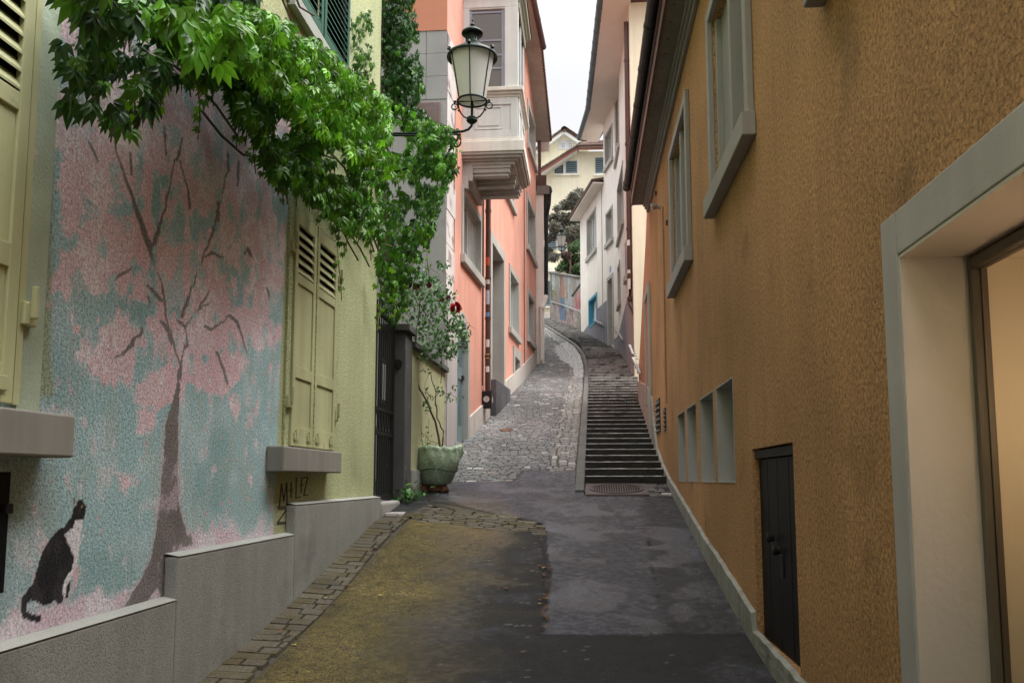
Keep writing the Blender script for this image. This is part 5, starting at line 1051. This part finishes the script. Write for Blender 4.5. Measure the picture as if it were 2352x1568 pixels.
# ================================================================ street lamps
def lamp(cx, top, bottom_ref, Y, label, bracket_pts, name='street_lamp'):
    s = None
    c = A(1085, 250, 9.7) if Y < 12 else None
    return c
def make_lamp(loc, s, label, arm):
    """loc: centre of the lower collar; s: metres per reference pixel"""
    t = thing('street_lamp', label, 'street lamp', tuple(loc), None); L_ = Vector(loc)
    def pr(l): return [(r * s, (276 - y) * s) for r, y in l]
    f = MB(); f.lathe(L_, pr([(0, 33), (2.0, 34), (2.4, 37), (1.4, 40), (2.2, 44), (5.2, 47.5), (5.2, 49), (2, 51), (4, 54), (12, 57), (19, 62), (24.5, 66), (25, 69), (24, 72), (17, 73), (15, 74)]), 28); f.build('cap', m_lamp, t, smooth=True)
    f = MB(); f.lathe(L_, pr([(15, 72), (14.6, 76), (14.6, 90), (16, 93), (21, 97), (28, 103), (33, 110), (38, 114)]), 28)
    for k in range(14):
        th = k * 2 * math.pi / 14; c0 = L_ + Vector((math.cos(th) * 14.6 * s, math.sin(th) * 14.6 * s, 0)); f.tube([c0 + up * (276 - 88) * s, c0 + up * (276 - 76) * s], 1.1 * s, 5)
    f.build('chimney', m_lamp, t, smooth=True)
    f = MB(); f.lathe(L_, pr([(38, 113), (50, 117), (57, 122), (58.5, 126), (58.5, 129), (57, 130), (51, 125), (46, 121), (30, 118)]), 36); f.build('rim', m_lamp, t, smooth=True)
    f = MB(); f.lathe(L_, pr([(49.5, 124), (47, 140), (42, 165), (36, 200), (31, 228)]), 32); f.lathe(L_, pr([(31, 229), (15, 231), (0, 231.5)]), 32); f.build('glass', m_lampg, t, smooth=True)
    f = MB()
    for k in range(6):
        th = -math.pi / 2 + k * math.pi / 3; d = Vector((math.cos(th), math.sin(th), 0)); f.tube([L_ + d * r * s + up * (276 - y) * s for r, y in ((50.5, 122), (48, 140), (43, 165), (37, 200), (32, 230))], 1.3 * s, 6)
        f.tube([L_ + d * r * s + up * (276 - y) * s for r, y in ((56, 114), (58, 120))], 4 * s, 8)
    for r, y, w_ in ((33, 231, 2.4),): f.tube([L_ + Vector((math.cos(a) * r * s, math.sin(a) * r * s, (276 - y) * s)) for a in np.linspace(0, 2 * math.pi, 33)], w_ * s, 6)
    for k in range(2):
        d = Vector((math.cos(k * math.pi / 2), math.sin(k * math.pi / 2), 0)); f.tube([L_ + d * 32 * s + up * 45 * s, L_ - d * 32 * s + up * 45 * s], 1.6 * s, 6)
    f.build('cage', m_lamp, t)
    f = MB(); f.lathe(L_, pr([(0, 232), (3.2, 232), (3.2, 266), (5, 268), (11, 270), (12.5, 273), (12, 276), (13, 278), (9, 282), (5, 285), (0, 285)]), 20)
    for sg in (-1, 1):
        d = Vector((sg, 0, 0)); f.tube([L_ + d * r * s + up * (276 - y) * s for r, y in ((10, 272), (18, 268), (26, 258), (30, 248), (31, 240), (35, 233))], 1.7 * s, 6)
        cc = L_ + d * 40 * s + up * (276 - 243) * s; f.tube([cc + Vector((math.cos(a) * 7 * s, 0, math.sin(a) * 7 * s)) for a in np.linspace(0, 2 * math.pi, 15)], 1.5 * s, 6)
        f.tube([L_ + d * 42 * s + up * (276 - 231.5) * s, L_ + d * 36 * s + up * (276 - 231) * s], 3 * s, 8); f.tube([L_ + d * 29 * s + up * (276 - 252) * s, L_ + d * 32 * s + up * (276 - 254) * s], 2.6 * s, 8)
    f.build('holder', m_lamp, t); return t
cl = A(1084, 276, 9.7); s9 = (cl - A(1085, 276, 9.7)).length
l1 = make_lamp(cl, s9, 'large old green iron street lamp with frosted glass hanging over the alley by the vine', None)
f = MB(); p = cl; f.tube([p + Vector((0, 0, -6)) * s9, p + Vector((-1, 0, -14)) * s9, p + Vector((-8, 0, -22)) * s9, p + Vector((-20, 0, -26)) * s9, p + Vector((-50, 0, -28)) * s9, Vector((-2.45, 9.66, p.z - 28 * s9))], [3 * s9] * 6, 8)
q = p + Vector((0, 0, -33)) * s9; f.tube([q + Vector((-25, 0, 0)) * s9, Vector((-2.45, 9.66, q.z))], 2.4 * s9, 8)
f.tube([q + Vector((-34 + 9 * math.cos(a), 0, -15 + 14 * math.sin(a))) * s9 for a in np.linspace(1.6, -3.8, 16)], 2 * s9, 6)
f.tube([q + Vector((-30, 0, -8)) * s9, q + Vector((-60, 0, -50)) * s9, Vector((-2.42, 9.66, q.z - 100 * s9))], 2 * s9, 6); f.build('bracket', m_lamp, l1)
f = MB(); f.box(-2.42, -2.36, 9.62, 9.72, q.z - .7, q.z + .3); f.build('wall_plate', m_lamp, l1)
k2 = .2355; YL = 33.0; cl2 = A(1289.5, 576.5, YL); s3 = (A(1290, 576, YL) - A(1291, 576, YL)).length * k2
l2 = make_lamp(cl2, s3, 'small distant street lamp on a scrolled bracket at the alley bend', None)
f = MB(); xw = A(1251.5, 600, YL).x; z0 = cl2.z - 10 * s3; f.tube([cl2, cl2 - up * 25 * s3], 3 * s3, 6); zb = cl2.z - 26 * s3; f.tube([Vector((cl2.x + 20 * s3, YL, zb)), Vector((xw, YL, zb))], 3.2 * s3, 6); f.tube([Vector((cl2.x + 5 * s3, YL, zb - 14 * s3)), Vector((xw, YL, zb - 14 * s3))], 2 * s3, 6)
for (u_, v_, r_) in ((.2, -42, 22), (.42, -34, 16), (.66, -30, 13), (.85, -26, 10)):
    cx = xw + (cl2.x - xw) * u_; f.tube([Vector((cx + math.cos(a) * r_ * s3 * (1 - .06 * i), YL, zb + (v_ + math.sin(a) * r_ * (1 - .06 * i)) * s3)) for i, a in enumerate(np.linspace(0, 7, 12))], 2.2 * s3, 5)
f.tube([Vector((xw, YL, zb - 90 * s3)), Vector((xw + .15, YL, zb - 60 * s3)), Vector((xw + .5, YL, zb - 22 * s3))], 2.4 * s3, 6); f.build('bracket', m_lamp, l2)
f = MB(); zz0 = A(1252, 736, YL).z; f.tube([Vector((xw, YL, zb + 60 * s3)), Vector((xw, YL, zz0 + 1.6))], .045, 8); f.build('post', m_bluep, l2)
# ================================================================ foliage
def leaflet(L=1., W=.38, fold=.10, curl=.12):
    v = [(0, 0, 0), (W * .5, .30 * L, fold * .7), (W * .46, .58 * L, fold * .6 - curl * .3), (0, L, -curl), (-W * .46, .58 * L, fold * .6 - curl * .3), (-W * .5, .30 * L, fold * .7), (0, .45 * L, -.02)]
    f = [(0, 1, 6), (1, 2, 6), (2, 3, 6), (3, 4, 6), (4, 5, 6), (5, 0, 6)]
    return np.array(v), np.array(f)
def palmate():
    V, F = [], []; n = 0
    for ang, sc in ((0, 1), (27, .9), (-30, .86), (58, .66), (-52, .7)):
        v, f = leaflet(); v = v * sc; v[:, 1] += .08; a = math.radians(ang); r = np.array([[math.cos(a), -math.sin(a), 0], [math.sin(a), math.cos(a), 0], [0, 0, 1]]); v = v @ r.T; v[:, 2] -= .28 * (v[:, 0] ** 2 + v[:, 1] ** 2) + (ang == 0) * .1 - abs(ang) / 60 * .08
        V.append(v); F.append(f + n); n += len(v)
    return np.concatenate(V), np.concatenate(F)
def foliage(name, pos, scale, down, nrm, cols, tmpl, mat, parent):
    """pos (n,3), scale (n,), down = tip direction (n,3), nrm = facing (n,3)"""
    V, F = tmpl; n = len(pos); y = down / np.linalg.norm(down, axis=1, keepdims=True); z = nrm - (nrm * y).sum(1, keepdims=True) * y; z /= np.linalg.norm(z, axis=1, keepdims=True) + 1e-9; x = np.cross(y, z)
    B = np.stack([x, y, z], 1)  # rows
    P_ = (V[None, :, :] * scale[:, None, None]) @ B + pos[:, None, :]; Fa = (F[None] + (np.arange(n) * len(V))[:, None, None]).reshape(-1, 3); C = np.repeat(cols, len(V), 0); P_ = P_.reshape(-1, 3)
    b = BASE[parent] if parent is not None else Vector((0, 0, 0)); P_ = P_ - np.array(b)
    me = bpy.data.meshes.new(name); me.vertices.add(len(P_)); me.vertices.foreach_set('co', P_.astype(np.float32).ravel()); me.loops.add(len(Fa) * 3); me.loops.foreach_set('vertex_index', Fa.astype(np.int32).ravel()); me.polygons.add(len(Fa)); me.polygons.foreach_set('loop_start', np.arange(0, len(Fa) * 3, 3, dtype=np.int32))
    me.polygons.foreach_set('use_smooth', [True] * len(Fa))
    me.materials.append(mat); at = me.color_attributes.new('paint', 'FLOAT_COLOR', 'POINT'); c = np.ones((len(P_), 4), np.float32); c[:, :3] = C; at.data.foreach_set('color', c.ravel()); me.update()
    o = bpy.data.objects.new(name, me); scene.collection.objects.link(o)
    if parent is not None: o.parent = parent; BASE[o] = b
    return o
def rnd(n, s=1.): return RNG.normal(0, s, (n, 3))
def sample(poly, n):
    xs = [p[0] for p in poly]; ys = [p[1] for p in poly]; out = []
    while len(out) < n:
        q = RNG.uniform((min(xs), min(ys)), (max(xs), max(ys)), (n * 2, 2)); q = q[inpoly(q[:, 0], q[:, 1], poly)]; out += list(q)
    return np.array(out[:n])
PAL = palmate(); LEAF1 = leaflet(1, .55, .08, .1)
def gcol(n, base, spread=.25, alt=None, pa=.3):
    c = np.tile(np.array(base), (n, 1)) * np.exp(RNG.normal(0, spread, (n, 1)))
    if alt is not None: m = RNG.random(n) < pa; c[m] = np.array(alt) * np.exp(RNG.normal(0, spread, (m.sum(), 1)))
    return c
def vine_cloud(poly, n, Xlo, Xhi, yfix=None, out=.0, size=(.075, .12)):
    q = sample(poly, int(n * 1.32)); nn = vnoise(q[:, 0] + 500, q[:, 1] + 500, 1 / 38, 200, 3); q = q[np.argsort(-(nn + RNG.uniform(-.12, .12, len(nn))))[:n]]; P_ = []
    for (x, y) in q:
        if yfix and x > yfix[0]: Y = RNG.uniform(*yfix[1]); P_.append(A(x, y, Y))
        else: P_.append(AX(x, y, RNG.uniform(Xlo, Xhi)))
    P_ = np.array([list(p) for p in P_]); dist = np.linalg.norm(P_, axis=1)
    down = np.tile(np.array([.22, -.12, -1.0]), (n, 1)) + rnd(n, .30); nrm = np.tile(np.array([.75, -.30, .60]), (n, 1)) + rnd(n, .50)
    return P_, down, nrm
vn = thing('climbing_vine', 'broad green creeper mass hanging over the lime wall and mural beneath the lamp', 'climbing plant', (-2.4, 8, 1.2))
main = [(400, 0), (560, 0), (650, 45), (700, 62), (775, 135), (860, 205), (960, 255), (1035, 292), (1046, 340), (1036, 410), (1005, 480), (990, 545), (955, 612), (900, 650), (872, 610), (862, 556), (800, 520), (745, 480), (690, 430), (625, 400), (600, 330), (535, 275), (515, 200), (440, 160), (385, 100)]
near = [(190, 0), (420, 0), (500, 110), (520, 175), (450, 160), (370, 200), (330, 260), (262, 300), (225, 280), (130, 215), (200, 170), (250, 90)]
upper = [(560, 5), (650, 45), (700, 62), (775, 135), (860, 205), (960, 255), (1035, 292), (1000, 420), (930, 420), (820, 360), (700, 270), (600, 190), (520, 90)]
parts_ = []
parts_.append((*vine_cloud(main, 4600, -2.32, -1.86, (880, (9.9, 12.2))), (.05, .105), (.045, .145, .014), (.10, .28, .016), .35))
parts_.append((*vine_cloud(upper, 2100, -1.97, -1.60, (900, (9.6, 11.2))), (.05, .10), (.085, .25, .016), (.15, .37, .018), .4))
parts_.append((*vine_cloud(near, 130, -2.25, -1.85), (.06, .11), (.03, .09, .022), (.07, .19, .02), .25))  # near leaves coloured darker to paint in the shadow there
nearr = [(300, 0), (560, 0), (600, 120), (520, 150), (430, 110)]
parts_.append((*vine_cloud(nearr, 90, -1.9, -1.6), (.08, .15), (.10, .28, .02), (.14, .36, .02), .4))
topl = [(130, -90), (600, -90), (580, 10), (430, 50), (330, 30), (240, 60), (170, 20)]
parts_.append((*vine_cloud(topl, 420, -2.3, -1.75), (.06, .12), (.03, .085, .02), (.08, .2, .02), .25))  # dark leaf colours stand for the shaded interior of the mass
fil = [(150, 30), (240, 40), (260, 160), (200, 200), (150, 160)]
parts_.append((*vine_cloud(fil, 40, -2.2, -1.9), (.06, .10), (.03, .09, .02), (.08, .2, .02), .2))
endc = [(985, 275), (1035, 290), (1048, 330), (1045, 400), (1000, 440), (960, 380), (960, 300)]
parts_.append((*vine_cloud(endc, 210, 0, 0, (0, (9.0, 9.65))), (.06, .10), (.05, .15, .02), (.10, .27, .02), .35))
pos = np.concatenate([p[0] for p in parts_]); dn = np.concatenate([p[1] for p in parts_]); nm = np.concatenate([p[2] for p in parts_]); sc = np.concatenate([RNG.uniform(*p[3], len(p[0])) for p in parts_]); co = np.concatenate([gcol(len(p[0]), p[4], .32, p[5], p[6]) for p in parts_])
foliage('foliage', pos, sc, dn, nm, co, PAL, m_leaf, vn)
# hanging strands
f = MB(); hp, hc = [], []
EDGE = [(250, 290, 40), (300, 250, 60), (360, 210, 70), (430, 170, 60), (520, 215, 60), (560, 290, 50), (600, 330, 60), (625, 395, 50), (670, 420, 60), (720, 455, 70), (760, 485, 60), (820, 520, 50), (850, 545, 60), (640, 400, 80), (540, 260, 90), (480, 190, 60), (580, 300, 70), (700, 440, 50)]
for x, y0, y1, X in ((700, 130, 310, -2.0), (455, 60, 320, -1.95), (345, 150, 262, -2.05), (780, 430, 690, -2.2), (655, 380, 470, -2.1), (800, 500, 580, -2.1), (590, 280, 400, -2.15), (1050, 300, 385, -1.5), (985, 500, 640, -2.0), (925, 600, 740, -2.15), (880, 600, 700, -2.2), (905, 620, 735, -2.1), (870, 620, 760, -2.25)) + tuple((x + 6, y - 50, y + l * .9, -2.05) for x, y, l in EDGE):
    if x == 700: continue
    pts = [A(x, y, 10.2) if x > 1000 else AX(x + 5 * math.sin(y * .03), y, X) for y in np.linspace(y0, y1, 7)]; f.tube(pts, .004, 5); L_ = sum((b - a).length for a, b in zip(pts, pts[1:]))
    for k in range(int(L_ / .055)):
        t = k / max(1, int(L_ / .055)); i = min(int(t * 6), 5); p = pts[i].lerp(pts[i + 1], t * 6 - i); hp.append(list(p + Vector(RNG.normal(0, .02, 3)))); hc.append(.035 + .05 * (1 - t))
hp = np.array(hp); n = len(hp); foliage('trailing_leaves', hp, np.array(hc), np.tile([.1, -.2, -1.], (n, 1)) + rnd(n, .35), np.tile([.7, -.5, .5], (n, 1)) + rnd(n, .4), gcol(n, (.10, .26, .03), .25, (.18, .40, .02), .4), PAL, m_leaf, vn)
for k in range(16):
    y = RNG.uniform(4.2, 9.5); z = RNG.uniform(2.3, 4.2); pts = [Vector((-2.37 + .03 * i, y + .28 * i, z + RNG.normal(0, .05) - .05 * i)) for i in range(5)]; f.tube(pts, .009, 5)
for x0, y0, x1, y1 in ((300, 0, 290, 150), (330, 20, 300, 120), (240, 60, 200, 200), (630, 60, 760, 260), (700, 330, 820, 470)):
    f.tube([AX(x0 + (x1 - x0) * t + 8 * math.sin(t * 6), y0 + (y1 - y0) * t, -2.3) for t in np.linspace(0, 1, 8)], .007, 5)
f.tube([(-2.34, 9.6, 2.6), (-2.3, 8, 3.0), (-2.3, 5, 2.8)], .012, 7); f.build('stems', m_bark, vn)
# flower clusters
q = sample(upper, 900); P_ = np.array([list(AX(x, y, RNG.uniform(-2.0, -1.6))) if x < 900 else list(A(x, y, RNG.uniform(9.7, 10.8))) for x, y in q]); ctr = P_[::30]; P_ = (ctr[np.arange(900) % 30] + rnd(900, .04)); foliage('flower_clusters', P_, RNG.uniform(.008, .016, 900), rnd(900), rnd(900), gcol(900, (.16, .15, .04), .25, (.2, .1, .04), .4), LEAF1, m_leaf2, vn)
# column of creeper on the corner
vc = thing('climbing_vine', 'narrow dark creeper column climbing the house corner left of the grey stonework', 'climbing plant', (-2.4, 10, 3))
col = [(850, -60), (945, -60), (958, 70), (972, 195), (985, 262), (940, 300), (870, 250), (845, 120)]
col2 = [(800, 40), (850, 20), (860, 220), (820, 180)]
Pa = vine_cloud(col, 1900, -2.3, -2.0, (0, (10.0, 10.7))); Pb = vine_cloud(col2, 130, -2.38, -2.28); lowc = [(862, 560), (900, 640), (985, 560), (1010, 470), (1040, 360), (960, 380)]; Pc = vine_cloud(lowc, 800, 0, 0, (0, (10.6, 12.8))); lowd = [(865, 600), (940, 600), (975, 640), (935, 700), (905, 742), (880, 700)]; Pd = vine_cloud(lowd, 230, 0, 0, (0, (9.95, 10.8)))
for (pp, dd_, nn_), s_, cb, ca, pa in ((Pa, (.06, .095), (.03, .10, .018), (.07, .20, .02), .25), (Pb, (.05, .08), (.05, .14, .02), (.1, .25, .02), .3), (Pc, (.07, .10), (.028, .085, .02), (.09, .22, .02), .25), (Pd, (.07, .10), (.04, .12, .02), (.1, .26, .02), .3)):
    foliage('foliage', pp, RNG.uniform(*s_, len(pp)), dd_, nn_, gcol(len(pp), cb, .25, ca, pa), PAL, m_leaf, vc)
f = MB()
for k in range(4): f.tube([(-2.45 + .02 * k + .03 * math.sin(z * 2 + k), 9.98 + .06 * k, z) for z in np.linspace(2.6, 7, 12)], .006, 5)
f.build('stems', m_bark, vc)
# ================================================================ wrapped pot with rose
pb = A(1002, 1128, 12.05); pb.z = gz(12.05, pb.x) - .01; s = .0061
pot = thing('planter', 'plant pot wrapped in pale green netting cloth standing on brown feet', 'plant pot', tuple(pb))
f = MB(); f.lathe(pb, [(0, .0), (.12, .0), (.15, .05), (.11, .12), (.17, .2), (.24, .3)], 16, jit=.05)
f.tube([pb + Vector((-.2, -.1, .0)), pb + Vector((-.12, -.05, .1))], .06, 8); f.tube([pb + Vector((.14, -.08, .0)), pb + Vector((.08, -.03, .1))], .06, 8); f.build('pot', m_terra, pot, smooth=True)
f = MB(); prof = [(.14, .10), (.20, .12), (.23, .2), (.29, .32), (.32, .43), (.315, .52), (.30, .57), (.31, .60), (.27, .63), (.22, .59), (.10, .56), (0, .56)]; n = 72; vs_, fs = [], []
for j, (r, z) in enumerate(prof):
    for k in range(n):
        th = k * 2 * math.pi / n; fold = .03 * math.sin(th * 5 + z * 7) * min(1, r * 3) + .03 * math.sin(th * 13 + z * 22) + .02 * math.sin(th * 23 - z * 9); rr = r * (1 + fold) ; zz = z + .010 * math.sin(th * 3 + 1) * (z > .3) + .008 * math.sin(th * 11) * (z > .5) + .012 * math.sin(th * 19 + 2) * (z > .6)
        if 0.0 < th < .9 and z > .5: rr *= 1.22; zz += .02
        vs_.append(pb + Vector((rr * math.cos(th), rr * math.sin(th), zz)))
for j in range(len(prof) - 1):
    for k in range(n): fs.append((j * n + k, j * n + (k + 1) % n, (j + 1) * n + (k + 1) % n, (j + 1) * n + k))
f.add(vs_, fs); f.build('cloth_wrap', m_cloth, pot, smooth=True)
f = MB(); f.tube([pb + Vector((.30 * math.cos(a), .30 * math.sin(a), .30 + .02 * math.sin(3 * a))) for a in np.linspace(0, 2 * math.pi, 25)], .006, 5); f.build('string', m_iron, pot)
rb = thing('rose_bush', 'tall climbing rose bush with one red bloom growing from the wrapped pot', 'rose bush', (pb.x, pb.y, pb.z + .6))
f = MB(); TW = []
def cane(pts, r0, r1, Y=12.0, Y2=None):
    P_ = [A(x, y, Y + ((Y2 or Y) - Y) * i / (len(pts) - 1)) for i, (x, y) in enumerate(pts)]; Q = []
    for a, b in zip(P_, P_[1:]): Q += [a.lerp(b, t) + Vector(RNG.normal(0, .006, 3)) for t in (0, .33, .66)]
    Q.append(P_[-1]); f.tube(Q, list(np.linspace(r0, r1, len(Q))), 6); TW.append(Q); return Q
cane([(1012, 1040), (1005, 985), (985, 930), (955, 870), (950, 800), (960, 740), (965, 690)], .017, .008, 12.05, 11.5); cane([(1015, 1040), (1018, 990), (1005, 960), (1000, 900), (990, 860)], .013, .006)
cane([(965, 700), (990, 740), (1010, 790), (1015, 830), (1012, 880)], .009, .004, 11.6, 11.8); cane([(960, 730), (985, 690), (1010, 660), (1030, 700), (1045, 706)], .007, .003, 11.5); cane([(975, 690), (1000, 650), (1010, 630), (980, 610), (1000, 600)], .006, .002, 11.5, 12.2)
cane([(1000, 760), (1040, 745), (1075, 742), (1090, 755)], .005, .002, 11.6); cane([(985, 780), (1040, 790), (1075, 800)], .005, .002, 11.6); cane([(960, 700), (940, 660), (930, 650)], .006, .002, 11.5); cane([(990, 920), (1010, 900), (1035, 905), (1060, 920)], .005, .002, 12); cane([(990, 915), (975, 890), (985, 860)], .004, .002, 12); cane([(955, 810), (935, 800), (925, 795)], .004, .002, 11.8)
cane([(1012, 1020), (985, 1010), (965, 985), (950, 975)], .004, .002, 12.0); cane([(1030, 1030), (990, 1020), (950, 1005)], .003, .002, 11.9)
f.build('stems', m_bark, rb)
cl_ = [([(915, 650), (960, 632), (1000, 640), (1050, 690), (1065, 740), (1080, 790), (1030, 830), (1000, 830), (960, 780), (925, 720)], 2100, (11.1, 12.0)), ([(930, 620), (1020, 590), (1040, 660), (1000, 700), (940, 680)], 260, (11.3, 12.2)), ([(945, 780), (1010, 780), (1000, 850), (950, 840)], 120, (11.5, 12)), ([(1000, 890), (1065, 880), (1060, 950), (1010, 950)], 60, (11.8, 12.1)), ([(915, 780), (960, 790), (960, 830), (920, 830)], 16, (11.6, 11.9)), ([(965, 860), (1000, 860), (1000, 960), (960, 940)], 40, (11.8, 12.1))]
pp = []
for poly, n, yy in cl_:
    for x, y in sample(poly, n // 9):
        c0 = A(x, y, RNG.uniform(*yy)); ax = Vector(RNG.normal(0, 1, 3)).normalized()
        for k in range(8): pp.append(list(c0 + ax * RNG.uniform(-.10, .10) + Vector(RNG.normal(0, .018, 3))))
pp = np.array(pp); n = len(pp); foliage('foliage', pp, RNG.uniform(.04, .07, n), np.tile([0, 0, -.5], (n, 1)) + rnd(n, .7), np.tile([.3, -.4, .9], (n, 1)) + rnd(n, .45), gcol(n, (.07, .16, .06), .3, (.14, .26, .09), .4), LEAF1, m_leaf, rb)
def bloom(x, y, Y, r, nm, mt):
    c0 = A(x, y, Y); pts, dn_, nn_ = [], [], []; m = 46
    for k in range(m):
        d = Vector(RNG.normal(0, 1, 3)).normalized(); pts.append(list(c0 + d * r * .35)); dn_.append(list(d + Vector((0, -.2, .5)))); nn_.append(list(d.cross(Vector((0, 0, 1))) + Vector(RNG.normal(0, .3, 3))))
    V, F = leaflet(1, 1.0, .25, -.2); foliage(nm, np.array(pts), np.full(m, r * .75), np.array(dn_), np.array(nn_), np.tile([.4, .01, .02], (m, 1)), (V, F), mt, rb)
bloom(1046, 706, 10.95, .075, 'bloom', m_red)
for x, y, r in ((938, 654, .05), (957, 660, .05), (1030, 684, .035), (985, 655, .04), (1015, 690, .03), (1030, 760, .025)): bloom(x, y, 11.0, r, 'faded_bloom', m_fade)
# weeds
wd = thing('weed', 'bright green leafy weed growing at the foot of the dark pillar', 'plant', tuple(G(925, 1150)))
b0 = G(925, 1150); pp = np.array([[b0.x + RNG.normal(0, .13), b0.y + RNG.normal(0, .16), b0.z + abs(RNG.normal(.09, .08))] for _ in range(190)]); n = len(pp)
foliage('foliage', pp, RNG.uniform(.05, .10, n), rnd(n, .6) + np.array([[0, -.2, -.1]]), np.tile([.1, -.2, 1.], (n, 1)) + rnd(n, .35), gcol(n, (.05, .17, .03), .25, (.1, .28, .04), .3), LEAF1, m_leaf, wd)
f = MB()
for k in range(12): q = b0 + Vector((RNG.normal(0, .05), RNG.normal(0, .05), 0)); f.tube([q, q + Vector((RNG.normal(0, .06), RNG.normal(0, .06), .16))], .004, 5)
f.build('stems', m_bark, wd)
tp = thing('tall_weed', 'thin tall weed with feathery stems beside the wrapped pot', 'plant', tuple(G(972, 1125)))
b0 = G(970, 1128); f = MB(); pp = []
for x1, y1 in ((965, 950), (985, 960), (945, 1000), (960, 1020), (978, 990), (972, 1050)):
    e = A(x1, y1, b0.y - .05); m_ = b0.lerp(e, .5) + Vector(RNG.normal(0, .03, 3)); f.tube([b0, m_, e], [.005, .004, .002], 5)
    for t in np.linspace(.05, 1, 26): q = b0.lerp(m_, t * 2) if t < .5 else m_.lerp(e, t * 2 - 1); pp.append(list(q + Vector(RNG.normal(0, .025, 3))))
f.build('stems', m_bark2, tp); pp = np.array(pp); n = len(pp); foliage('foliage', pp, RNG.uniform(.02, .045, n), rnd(n, .7), rnd(n, .6) + np.array([[0, -.4, .6]]), gcol(n, (.06, .15, .05), .3), LEAF1, m_leaf, tp)
# ================================================================ distant tree and shrub
def tree(name, lab, cat, base, trunk_pts, clumps, npc, size, cb, ca, pa):
    t = thing(name, lab, cat, tuple(base)); f = MB(); f.tube([Vector(base)] + trunk_pts, list(np.linspace(.14, .05, len(trunk_pts) + 1)), 8)
    for c, r in clumps: f.tube([trunk_pts[-1], (trunk_pts[-1] + c) / 2 + Vector(RNG.normal(0, .1, 3)), c], [.05, .03, .012], 5)
    f.build('trunk', m_bark, t); P_ = []
    for c, r in clumps:
        m = int(npc * r * r * 4); d = rnd(m); d /= np.linalg.norm(d, axis=1, keepdims=True); P_.append(np.array(c) + d * (r * RNG.uniform(.35, 1, (m, 1)) ** .6) * np.array([[1, 1, .7]]))
    P_ = np.concatenate(P_); n = len(P_); foliage('crown', P_, RNG.uniform(*size, n), rnd(n, .7) + np.array([[0, 0, -.4]]), rnd(n, .5) + np.array([[0, -.3, .8]]), gcol(n, cb, .32, ca, pa), LEAF1, m_leaf2, t); return t
def ck(l, Y): return [(A(x, y, Y + RNG.uniform(-.7, .7)), r) for x, y, r in l]
YT = 46.5; tb = A(1305, 700, YT)
tree('purple_tree', 'bushy purple brown leaved tree behind the graffiti walls', 'tree', tb, [A(1306, 640, YT), A(1308, 560, YT)], ck([(1300, 470, .42), (1318, 452, .38), (1330, 442, .30), (1285, 500, .5), (1305, 505, .55), (1325, 500, .55), (1272, 520, .42), (1262, 545, .38), (1285, 530, .5), (1310, 535, .6), (1330, 530, .6), (1258, 575, .3), (1270, 590, .35), (1322, 475, .35), (1280, 478, .22), (1268, 500, .28), (1327, 560, .5)], YT), 800, (.10, .18), (.21, .185, .16), (.17, .19, .13), .45)
YS_ = 43.2; tb = A(1318, 700, YS_)
tree('green_shrub', 'green shrub with reddish tips spilling over the graffiti walls', 'shrub', tb, [A(1318, 650, YS_), A(1318, 620, YS_)], ck([(1318, 570, .35), (1330, 560, .35), (1305, 590, .35), (1325, 595, .45), (1295, 610, .3), (1312, 618, .4), (1332, 618, .45), (1330, 640, .35), (1285, 617, .22), (1320, 640, .3)], YS_), 1300, (.07, .12), (.04, .085, .03), (.085, .16, .04), .35)
tree('red_shrub', 'dark red leaved shrub in front of the green shrub', 'shrub', tb + Vector((-.1, -.3, 0)), [A(1310, 640, YS_ - .3), A(1310, 610, YS_ - .3)], ck([(1300, 585, .28), (1308, 600, .32), (1313, 572, .22), (1296, 603, .2)], YS_ - .4), 1600, (.07, .11), (.10, .05, .05), (.08, .06, .04), .3)
